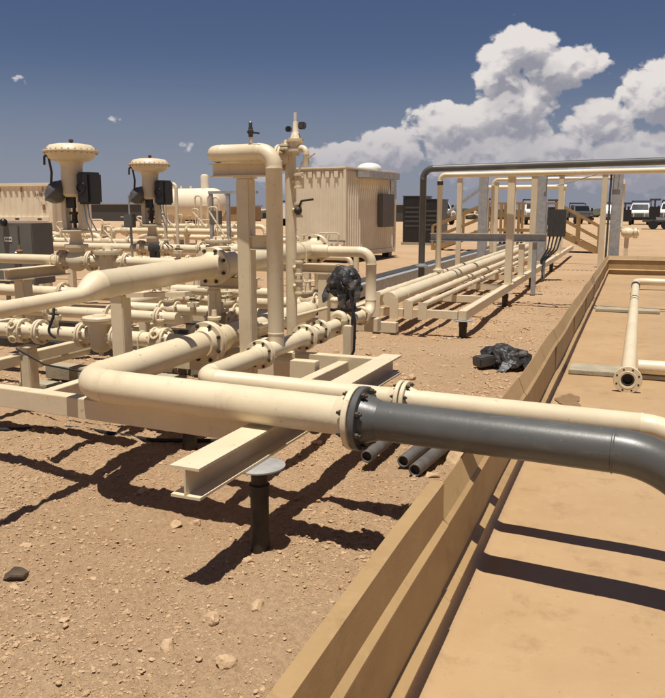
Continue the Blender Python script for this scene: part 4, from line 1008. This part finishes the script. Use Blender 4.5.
for y in (YS - .5, YS + .5):
    part(cs, 'handrail', G().bar((-5.4, y, ZPF + .94), (-2.75, y, ZPF + .94), .07, .07), 'brown_paint', smooth=False); part(cs, 'mid_rail', G().bar((-5.4, y, ZPF + .47), (-2.75, y, ZPF + .47), .06, .06), 'brown_paint', smooth=False)
    for x in (-4.75, -4.1, -3.4): part(cs, 'rail_post', G().box((x - .045, y - .045, 0), (x + .045, y + .045, ZPF + .9)), 'brown_paint', smooth=False)
single('brace_beam', G().bar((-6.1, 26.5, 1.45), (-5.0, 26.5, 2.25), .14, .08), 'galvanised', 'grey diagonal brace beam leaning above the left stair rail', 'beam', smooth=False)

# ------------------------------------------------------------------ inside the containment
fp = thing('floor_pipe', 'cream pipe lying along the containment floor with an open flanged end facing the camera', 'pipe', (0, 7, .1))
part(fp, 'pipe', G().sweep([(.015, 7.20, .115), (.06, 16.6, .16), (6, 16.6, .16)], .068, .22, 24), 'cream')
part(fp, 'open_flange', G().lathe((.015, 7.10, .115), (0, 1, 0), [(.40, .05), (.01, .055), (0, .058), (0, .060), (-.003, .075), (0, .078), (0, .118), (.004, .121), (.024, .121), (.028, .118), (.03, .08), (.11, .068)], 36), 'cream')
part(fp, 'bore', G().lathe((.015, 7.104, .115), (0, 1, 0), [(.30, .02), (.12, .040), (.02, .042), (.0, .044), (.0, .0575), (.05, .0565)], 28), 'black_steel')
g = G()
for i in range(8):
    a = 2 * math.pi * (i + .5) / 8; c = Vector((.015 + .098 * math.cos(a), 7.0985, .115 + .098 * math.sin(a))); g.cyl(c, c + Vector((0, .004, 0)), .009, 8)
part(fp, 'bolt_holes', g, 'black_steel', smooth=False, kind='stuff')
part(fp, 'foot', G().box((-.045, 7.13, .008), (.075, 7.19, .05)), 'black_steel', smooth=False)
part(fp, 'clamp', G().lathe((.055, 15.5, .155), (0, 1, 0), [(0, .069), (.0, .078), (.3, .078), (.3, .069)], 20), 'black_steel')
fb = thing('floor_pipe', 'short cream pipe branching right from behind the open flanged end', 'pipe', (.5, 7.75, .1)); part(fb, 'pipe', G().sweep([(.10, 7.75, .118), (5, 7.75, .118)], .068, 0, 24), 'cream')
for k, (x0, x1, y, lab) in enumerate(((-.53, 5, 7.9, 'pale concrete sleeper across the floor just behind the open flanged pipe end'), (-.52, .42, 12.9, 'shorter pale concrete sleeper farther up the containment floor'))):
    single('sleeper', G().box((x0, y - .19, .006), (x1, y + .19, .048)), 'sleeper', lab, 'sleeper', smooth=False, bevel=.006)

# ------------------------------------------------------------------ loose things on the dirt
for k, (a, b, lab) in enumerate((((-1.475, 4.36), (-1.43, 5.55), 'loose grey pipe offcut, leftmost of the three on the dirt'), ((-1.27, 4.47), (-1.17, 5.5), 'loose grey pipe offcut in the middle of the three on the dirt'), ((-1.135, 4.25), (-1.02, 5.45), 'loose grey pipe offcut, rightmost and nearest of the three on the dirt'))):
    t = thing('loose_pipe', lab, 'pipe', (a[0], a[1], .04), 'loose pipe offcuts')
    z = float(max(ground_h(a[0], a[1]), ground_h(b[0], b[1]))) + .042
    part(t, 'pipe', G().tube((a[0], a[1], z), (b[0], b[1], z), .040, .030, 24), 'grey_pipe_bare'); part(t, 'bore', G().lathe((a[0], a[1] + .03, z), (b[0] - a[0], b[1] - a[1], 0), [(0, .0295), (.5, .0292)], 20), 'black_steel')
bd = thing('plastic_bundle', 'crumpled black plastic wrapped bundle lying on the gravel beside the wall', 'bundle', (-1.2, 7.8, 0))
bm = bmesh.new(); bmesh.ops.create_icosphere(bm, subdivisions=5, radius=1)
for v in bm.verts:
    p = v.co.copy(); k = 1 + .30 * mnoise.noise(p * 1.6 + Vector((4, 7, 5))) - .30 * abs(mnoise.noise(p * 2.4 + Vector((1, 3, 8)))) + .08 * mnoise.noise(p * 5 + Vector((1, 3, 8))); v.co = Vector((p.x * k * .27, p.y * k * .20, max(-.03, p.z * k * .17 - p.x * .02)))
g = G(); g.v = [tuple(v.co + Vector((-1.15, 7.85, .06))) for v in bm.verts]; g.f = [tuple(v.index for v in f.verts) for f in bm.faces]; bm.free(); part(bd, 'plastic_sheet', g, 'black_bag')
flap(bd, [((-1.10, 7.66, .10), (1, .3, 0)), ((-1.12, 7.60, .05), (1, .3, .1)), ((-1.16, 7.55, .015), (1, .2, 0))], .06)
flap(bd, [((-.98, 7.80, .13), (.6, 1, 0)), ((-.93, 7.74, .07), (.6, 1, .2)), ((-.90, 7.70, .02), (.6, 1, 0))], .07)
part(bd, 'block', G().bar((-1.42, 7.62, .075), (-1.24, 7.80, .095), .15, .10), 'dark_grey', smooth=False, bevel=.012)

# ------------------------------------------------------------------ background buildings and equipment
def corrugated(x0, x1, y, z0, z1, pitch, dep, nx=None, axis='x'):
    """vertical corrugations along x at y (or along y when axis is 'y')"""
    g = G(); n = int(round(abs(x1 - x0) / pitch)); pts = []
    for i in range(n):
        a = x0 + (x1 - x0) * i / n; w = (x1 - x0) / n
        pts += [(a, 0), (a + w * .35, 0), (a + w * .5, dep), (a + w * .85, dep)]
    pts.append((x1, 0))
    V = []; F = []
    for (u, o) in pts:
        for z in (z0, z1): V.append((u, y + o, z) if axis == 'x' else (y + o, u, z))
    for i in range(len(pts) - 1): F.append((2 * i, 2 * i + 2, 2 * i + 3, 2 * i + 1))
    return g.add(V, F)
# right container office: near corner, faces along its own axes
ct = thing('container_office', 'cream corrugated container building with roof dome and grey side panel', 'container', (0, 0, 0))
L_, W_, zf, zt = 3.6, 2.0, .22, 2.80
part(ct, 'front_wall', corrugated(-W_, -.03, .0, zf + .05, zt - .12, .155, .03), 'container', smooth=False)
part(ct, 'side_wall', corrugated(.05, L_ - .05, 0, zf + .05, zt - .12, .155, -.03, axis='y'), 'container', smooth=False)
part(ct, 'core', G().box((-W_, .07, zf), (-.07, L_, zt - .06)), 'container', smooth=False)
part(ct, 'roof', G().box((-W_ - .02, -.03, zt - .06), (.03, L_ + .02, zt)), 'container', smooth=False, bevel=.02)
part(ct, 'corner_post', G().box((-.06, -.02, zf), (.02, .06, zt - .061)), 'container', smooth=False); part(ct, 'corner_post', G().box((-W_ - .02, -.02, zf), (-W_ + .08, .06, zt - .061)), 'container', smooth=False); part(ct, 'corner_post', G().box((-.06, L_ - .08, zf), (.02, L_ + .015, zt - .061)), 'container', smooth=False)
part(ct, 'bottom_rail', G().box((-W_, -.015, zf - .04), (.015, .05, zf + .1)), 'container', smooth=False); part(ct, 'bottom_rail', G().box((-.05, .06, zf - .04), (.015, L_, zf + .1)), 'container', smooth=False)
for k in range(6): part(ct, 'vent_slot', G().box((-W_ + .18 + k * .29, -.034, zt - .30), (-W_ + .31 + k * .29, -.005, zt - .13)), 'container', smooth=False)
part(ct, 'door_bar', G().box((-1.2, -.05, zf + .42), (.0, -.02, zf + .45)), 'dark_grey', smooth=False)
part(ct, 'roof_dome', G().ball((-.35, 2.3, zt + .03), .40, (1, 1, .5)), 'white')
part(ct, 'awning', G().box((.03, .7, zt - .30), (.45, 2.9, zt - .10)), 'galvanised', smooth=False, bevel=.01)
ap = part(ct, 'air_conditioner', G().box((.035, 2.15, 1.02), (.20, 3.05, 2.05)), 'box_grey', smooth=False, bevel=.01)
part(ct, 'cable_box', G().box((.035, 3.15, 1.9), (.12, 3.4, 2.5)), 'galvanised', smooth=False)
for (x, y) in ((-.15, .25), (-.15, L_ - .3), (-W_ + .15, .25)): part(ct, 'foot', G().box((x - .12, y - .12, -.1), (x + .12, y + .12, zf - .041)), 'dark_grey', smooth=False)
ct.location = (-7.95, 21.4, 0); ct.rotation_euler.z = R(-7)
# left container
cl = thing('shipping_container', 'cream corrugated shipping container at the left with black numbers near its corner', 'container', (-20.7, 23.8, 0))
x1 = -20.75; x0 = x1 - 6; yc = 23.8
part(cl, 'side_wall', corrugated(x0 + .1, x1 - .16, yc + .02, 1.28, 2.44, .285, .05), 'container', smooth=False)
part(cl, 'core', G().box((x0, yc + .10, .15), (x1, yc + 2.3, 2.53)), 'container', smooth=False)
part(cl, 'top_rail', G().box((x0, yc - .02, 2.44), (x1, yc + .099, 2.56)), 'container', smooth=False, bevel=.01); part(cl, 'corner_post', G().box((x1 - .16, yc - .015, .15), (x1 + .03, yc + .14, 2.439)), 'container', smooth=False, bevel=.01)
lrr = part(cl, 'lower_rail', G().box((x0, yc - .015, 1.13), (x1 - .161, yc + .099, 1.279)), 'container', smooth=False); part(cl, 'lower_panel', G().box((x0, yc + .01, .15), (x1 - .161, yc + .099, 1.129)), 'container', smooth=False)
for k in range(4): part(lrr, 'pocket', G().box((x1 - .70 - k * 1.1, yc - .02, 1.17), (x1 - .50 - k * 1.1, yc - .0155, 1.23)), 'ink', smooth=False)
for k in range(3): part(cl, 'hook', G().box((x1 - .42 - k * 1.05, yc - .01, 2.22), (x1 - .36 - k * 1.05, yc + .015, 2.40)), 'stain', smooth=False)
part(cl, 'plate', G().box((x1 - .44, yc - .004, 1.55), (x1 - .32, yc + .015, 1.75)), 'stain', smooth=False)
def text(t, s, loc, size, rot, m):
    cu = bpy.data.curves.new('number', 'FONT'); cu.body = s; cu.size = size; cu.extrude = .001
    o = bpy.data.objects.new('tmp', cu); col.objects.link(o); bpy.context.view_layer.update()
    me = bpy.data.meshes.new_from_object(o.evaluated_get(bpy.context.evaluated_depsgraph_get())); bpy.data.objects.remove(o)
    me.materials.clear(); me.materials.append(MATS[m]); q = bpy.data.objects.new('number', me); col.objects.link(q); q.parent = t; q.location = Vector(loc) - wpos(t); q.rotation_euler = rot
    return q
text(cl, '5638 5', (x1 - .78, yc - .002, 2.06), .19, (R(90), 0, 0), 'ink')

# horizontal white tank
tk = thing('storage_tank', 'pale horizontal cylindrical tank with rounded end and a stubby vent, far back', 'tank', (-18, 30, 0))
part(tk, 'shell', G().lathe((-19.55, 30, 1.79), (1, 0, 0), [(-.3, .1), (-.22, .4), (-.08, .60), (.05, .68), (2.25, .68), (2.40, .66), (2.57, .56), (2.68, .36), (2.72, .1)], 36), 'cream_far')
part(tk, 'vent', G().lathe((-17.72, 30, 2.35), (0, 0, 1), [(0, .17), (.62, .17), (.68, .15), (.72, .08)], 20), 'cream_far')
for x in (-19.2, -17.6): part(tk, 'saddle', G().box((x - .12, 29.5, 0), (x + .12, 30.5, 1.35)), 'cream_far', smooth=False)
for x in (-19.3, -18.9, -18.4): part(tk, 'nozzle', G().cyl((x, 29.95, 2.4), (x, 29.95, 2.58), .05, 10), 'cream_far')

# black equipment cabinets behind the bridge
for k, (x0, x1, y0, z1, lab) in enumerate(((-9.75, -8.75, 33.6, 2.10, 'tall black equipment enclosure, left of the two'), (-8.70, -7.9, 33.2, 1.95, 'black equipment enclosure, right of the two behind the overhead pipe risers'))):
    t = thing('black_enclosure', lab, 'enclosure', (x0, y0, 0)); part(t, 'cabinet', G().box((x0, y0, .12), (x1, y0 + 1.2, z1)), 'black_plastic', bevel=.02); part(t, 'base', G().box((x0 - .05, y0 - .05, -.05), (x1 + .05, y0 + 1.25, .119)), 'sleeper', smooth=False)
    part(t, 'lid', G().box((x0 - .02, y0 - .02, z1 + .002), (x1 + .02, y0 + 1.22, z1 + .05)), 'black_plastic', smooth=False)
    for q in range(5): part(t, 'louvre', G().box((x0 + .1, y0 - .015, z1 - .5 - q * .2), (x1 - .1, y0 - .001, z1 - .42 - q * .2)), 'dark_grey', smooth=False)

# farther metering lines: many small pipes, each a thing
def meter_run(y, x0, x1, z, r, label, seed):
    r_ = random.Random(seed); t = thing('meter_run', label, 'pipe', ((x0 + x1) / 2, y, 0), 'metering lines behind the skid')
    part(t, 'pipe', G().sweep([(x0, y, .05), (x0, y, z), (x1, y, z), (x1, y, .05)], r, r * 2.6, 16), 'cream')
    x = x0 + .4
    while x < x1 - .3:
        c = r_.random()
        if c < .5: flange_pair(t, (x, y, z), (1, 0, 0), r, fr=r * 1.8, th=.022, nb=6, bolts='bolt_cream', length=r * .5)
        elif c < .72:
            part(t, 'valve_body', G().ball((x, y, z), r * 1.9, (1.1, .9, 1)), 'cream'); w = part(t, 'valve_bonnet', G().lathe((x, y, z + r), (0, 0, 1), [(0, r), (.05, r), (.051, r * 1.5), (.08, r * 1.5), (.081, r * .4), (.26, r * .3), (.261, r * 1.5), (.28, r * 1.5)], 12), 'cream')
        else:
            h = r_.uniform(.25, .75); part(t, 'riser', G().sweep([(x, y, z), (x, y, z + h), (x + r_.choice((-.22, .22, .3)), y, z + h), (x + .22, y, z + .1)], r * .28, .05, 8, bead=False), 'cream')
        x += r_.uniform(.28, .62)
    xx = x0 + .5
    while xx < x1: part(t, 'support', G().box((xx - .05, y - .05, 0), (xx + .05, y + .05, z - r)), 'cream', smooth=False); xx += 1.7
runs = [(10.6, -9.4, -5.6, .78, .055), (11.3, -7.2, -4.4, .66, .07), (12.2, -11.5, -8.0, .98, .06), (12.6, -7.6, -5.2, .90, .06), (13.6, -9.6, -7.2, .70, .08), (14.0, -13, -10.2, .80, .06),
        (14.6, -7.0, -5.3, .62, .05), (16.5, -12.5, -8.6, 1.05, .07), (16.9, -15.5, -13.2, .9, .07), (18.0, -8.2, -6.4, .60, .07), (19.0, -13.5, -9.4, .80, .07), (20.4, -17, -13.9, .9, .07), (21.0, -11.2, -9.4, .66, .08), (23.5, -16, -11.6, 1.0, .08)]
words = ['first', 'second', 'third', 'fourth', 'fifth', 'sixth', 'seventh', 'eighth', 'ninth', 'tenth', 'eleventh', 'twelfth', 'thirteenth', 'last']
for k, (y, x0, x1, z, r) in enumerate(runs):
    meter_run(y, x0, x1, z, r, words[k] + ' cream metering pipe back from the skid, with flanges and small valves', k + 20)
# tall thin goosenecks and frames in the middle distance
def goose(x, y, h, w, label, r=.03):
    t = thing('gooseneck_pipe', label, 'pipe', (x, y, 0)); part(t, 'pipe', G().sweep([(x, y, 0), (x, y, h), (x + w, y, h), (x + w, y, .3)], r, .08, 10, bead=False), 'cream')
goose(-7.66, 11.6, 2.02, .24, 'tall thin cream gooseneck pipe right behind the farther control valve')
goose(-11.55, 19, 1.95, .2, 'thin cream gooseneck pipe in front of the pale tank, left one', .025); goose(-11.2, 19.1, 1.95, .16, 'thin cream gooseneck pipe in front of the pale tank, middle one', .025); goose(-10.93, 18.9, 1.9, .2, 'thin cream gooseneck pipe in front of the pale tank, right one', .025)
sf = thing('instrument_rack', 'galvanised instrument frame with a small grey box left of the tall support post', 'frame', (-6.5, 16, 0))
for x in (-8.85, -8.42, -8.08): part(sf, 'post', G().box((x - .035, 15.2, 0), (x + .035, 15.27, 1.92)), 'galvanised', smooth=False)
part(sf, 'top_bar', G().box((-8.9, 15.19, 1.921), (-7.7, 15.28, 1.98)), 'galvanised', smooth=False); part(sf, 'box', G().box((-8.80, 15.05, 1.25), (-8.55, 15.19, 1.55)), 'box_grey', bevel=.01)

# white trucks parked far off, facing the camera
def truck(x, y, rz, label, s=1.):
    t = thing('parked_truck', label, 'truck', (0, 0, 0), 'trucks parked in the distance')
    part(t, 'cab', G().prism([(-.1, .95), (-.1, 1.35), (.55, 1.50), (.95, 2.22), (2.3, 2.25), (2.4, .95)], 0, -.95, .95).__class__() if False else G().rings([[(-.95, .0, .75), (.95, .0, .75), (.95, .0, 1.22), (-.95, .0, 1.22)], [(-.97, .9, .75), (.97, .9, .75), (.97, .9, 1.42), (-.97, .9, 1.42)], [(-.97, 1.05, .7), (.97, 1.05, .7), (.95, 1.05, 1.45), (-.95, 1.05, 1.45)], [(-.97, 1.55, .7), (.97, 1.55, .7), (.82, 1.55, 2.12), (-.82, 1.55, 2.12)], [(-.97, 3.0, .7), (.97, 3.0, .7), (.84, 3.0, 2.16), (-.84, 3.0, 2.16)]]), 'white', smooth=False, bevel=.04)
    part(t, 'windshield', G().add([(-.84, 1.075, 1.50), (.84, 1.075, 1.50), (.76, 1.50, 2.05), (-.76, 1.50, 2.05), (-.84, 1.055, 1.52), (.84, 1.055, 1.52), (.76, 1.48, 2.07), (-.76, 1.48, 2.07)], [(0, 1, 2, 3), (4, 5, 6, 7), (0, 1, 5, 4), (1, 2, 6, 5), (2, 3, 7, 6), (3, 0, 4, 7)]), 'glass_dark', smooth=False)
    part(t, 'grille', G().box((-.45, -.04, .80), (.45, -.002, 1.15)), 'box_grey', smooth=False)
    for sx in (-1, 1):
        part(t, 'headlight', G().box((sx * .72 - .16, -.03, .92), (sx * .72 + .16, -.002, 1.12)), 'steel', smooth=False); part(t, 'mirror', G().box((sx * 1.12 - .10, 1.2, 1.45), (sx * 1.12 + .10, 1.3, 1.85)), 'black_plastic', smooth=False)
        part(t, 'front_wheel', G().lathe((sx * .98 - .28 * (sx > 0), .75, .45), (1, 0, 0), [(0, .2), (0, .42), (.03, .45), (.25, .45), (.28, .42), (.28, .2)], 20), 'tyre'); part(t, 'rear_wheel', G().lathe((sx * .98 - .28 * (sx > 0), 4.4, .45), (1, 0, 0), [(0, .2), (0, .42), (.03, .45), (.25, .45), (.28, .42), (.28, .2)], 20), 'tyre')
    part(t, 'bumper', G().box((-1.0, -.18, .45), (1.0, -.01, .74)), 'black_plastic', smooth=False, bevel=.03); part(t, 'bed', G().box((-1.0, 3.1, .72), (1.0, 5.6, 1.25)), 'black_plastic', smooth=False, bevel=.02)
    part(t, 'rack', G().sweep([(-.95, 3.15, 1.2), (-.95, 3.15, 2.35), (.95, 3.15, 2.35), (.95, 3.15, 1.2)], .05, .1, 8, bead=False), 'black_steel'); part(t, 'rack', G().bar((-.95, 3.1, 2.42), (.95, 3.9, 2.42), .1, .06), 'black_steel', smooth=False)
    t.location = (x, y, 0); t.rotation_euler.z = R(rz); t.scale = (s, s, s)
    return t
trk = truck(.15, 84, -3, 'white truck facing the camera, left of the two clear ones at the right', .98)
def more(x, y, rz, label, sc=.95):
    c = copy_tree(trk, (x, y, 0), label); c.rotation_euler.z = R(rz); c.scale = (sc, sc, sc); return c
more(2.95, 84, -6, 'white truck facing the camera near the right edge of the picture', 1.02); more(-2.35, 85, 4, 'white truck half hidden behind the right galvanised column', .92)
more(-9.4, 80, 14, 'white truck seen between the stair platform rails', 1.05); more(-17.6, 76, 35, 'white truck behind the black enclosures', 1.05); more(-40.5, 64, 24, 'white truck on the horizon between the two control valves'); more(-28, 66, 70, 'white truck on the horizon right of the tank')
dk = more(-5.0, 84, 20, 'dark pickup parked between the stairs and the right galvanised column', .9)
for ch in dk.children:
    if ch.name.startswith('cab'):
        ch.data = ch.data.copy(); ch.data.materials[0] = MATS['dark_grey']
for k, (x, y, w, h) in enumerate(((-1.15, 81, 1.2, 2.0), (1.52, 81, 1.0, 2.35), (-7.4, 78, 1.6, 2.3), (-13.6, 76, 1.4, 2.4))):
    t = thing('generator', ['black generator between the two leftmost trucks at the right', 'tall black light-tower generator between the two clear trucks', 'dark generator seen left of the right stairs', 'dark generator seen through the left stair rails'][k], 'generator', (x, y, 0))
    part(t, 'housing', G().box((x - w / 2, y, .35), (x + w / 2, y + 1.6, h * .75)), 'black_plastic', smooth=False, bevel=.05); part(t, 'mast', G().cyl((x, y + .5, h * .75), (x, y + .5, h), .09, 10), 'dark_grey'); part(t, 'lamp_head', G().box((x - w * .5, y + .4, h), (x + w * .5, y + .6, h + .18)), 'dark_grey', smooth=False)
    for sx in (-1, 1): part(t, 'wheel', G().lathe((x + sx * w * .45 - .1, y + .4, .3), (1, 0, 0), [(0, .1), (0, .27), (.03, .3), (.17, .3), (.2, .27), (.2, .1)], 16), 'tyre')
# flatbed trailer and skids near the trucks
tr = thing('trailer', 'low grey flatbed trailer parked in front of the trucks', 'trailer', (2, 66, 0)); part(tr, 'deck', G().box((.4, 65.6, .55), (8, 67.6, .70)), 'dark_grey', smooth=False)
for x in (1.2, 2.1, 5.5): part(tr, 'wheel', G().lathe((x, 65.5, .36), (0, 1, 0), [(0, .15), (0, .33), (.03, .36), (.2, .36), (.22, .33), (.22, .1)], 18), 'tyre')
part(tr, 'load', G().box((1.4, 66, .70), (7, 67.2, .9)), 'galvanised', smooth=False)
# far dark buildings / stacked material on the left horizon
for k, (x, y, w, h, m, lab) in enumerate(((-66, 84, 14, 2.1, 'dark_grey', 'long low dark shed on the horizon behind the control valves'), (-50, 88, 9, 1.8, 'brown_paint', 'low rust-brown stack of material on the horizon'), (-31, 92, 10, 2.0, 'dark_grey', 'dark long trailer on the horizon left of the tall support post'))):
    t = thing('far_shed', lab, 'shed', (x, y, 0)); part(t, 'wall', G().box((x - w / 2, y, 0), (x + w / 2, y + 3, h)), m, smooth=False); part(t, 'roof', G().box((x - w / 2 - .2, y - .2, h + .01), (x + w / 2 + .2, y + 3.2, h + .2)), 'galvanised', smooth=False)

# sparse scrub along the horizon
n = 900; an = rng.uniform(-1.6, .9, n); ds = 120 + 330 * rng.random(n); s = rng.uniform(.5, 1.5, n)
V = IV[None] * (1 + rng.uniform(-.4, .4, (n, 12, 1))) * s[:, None, None] * np.array([2.2, 2.2, .8]) + np.stack([ds * np.sin(an), ds * np.cos(an), s * .3], -1)[:, None]
tag(raw_mesh('scrub', V.reshape(-1, 3), (IF[None] + (np.arange(n) * 12)[:, None, None]).reshape(-1, 3), 'brush', False), 'low dark desert scrub along the horizon', 'scrub', kind='stuff')
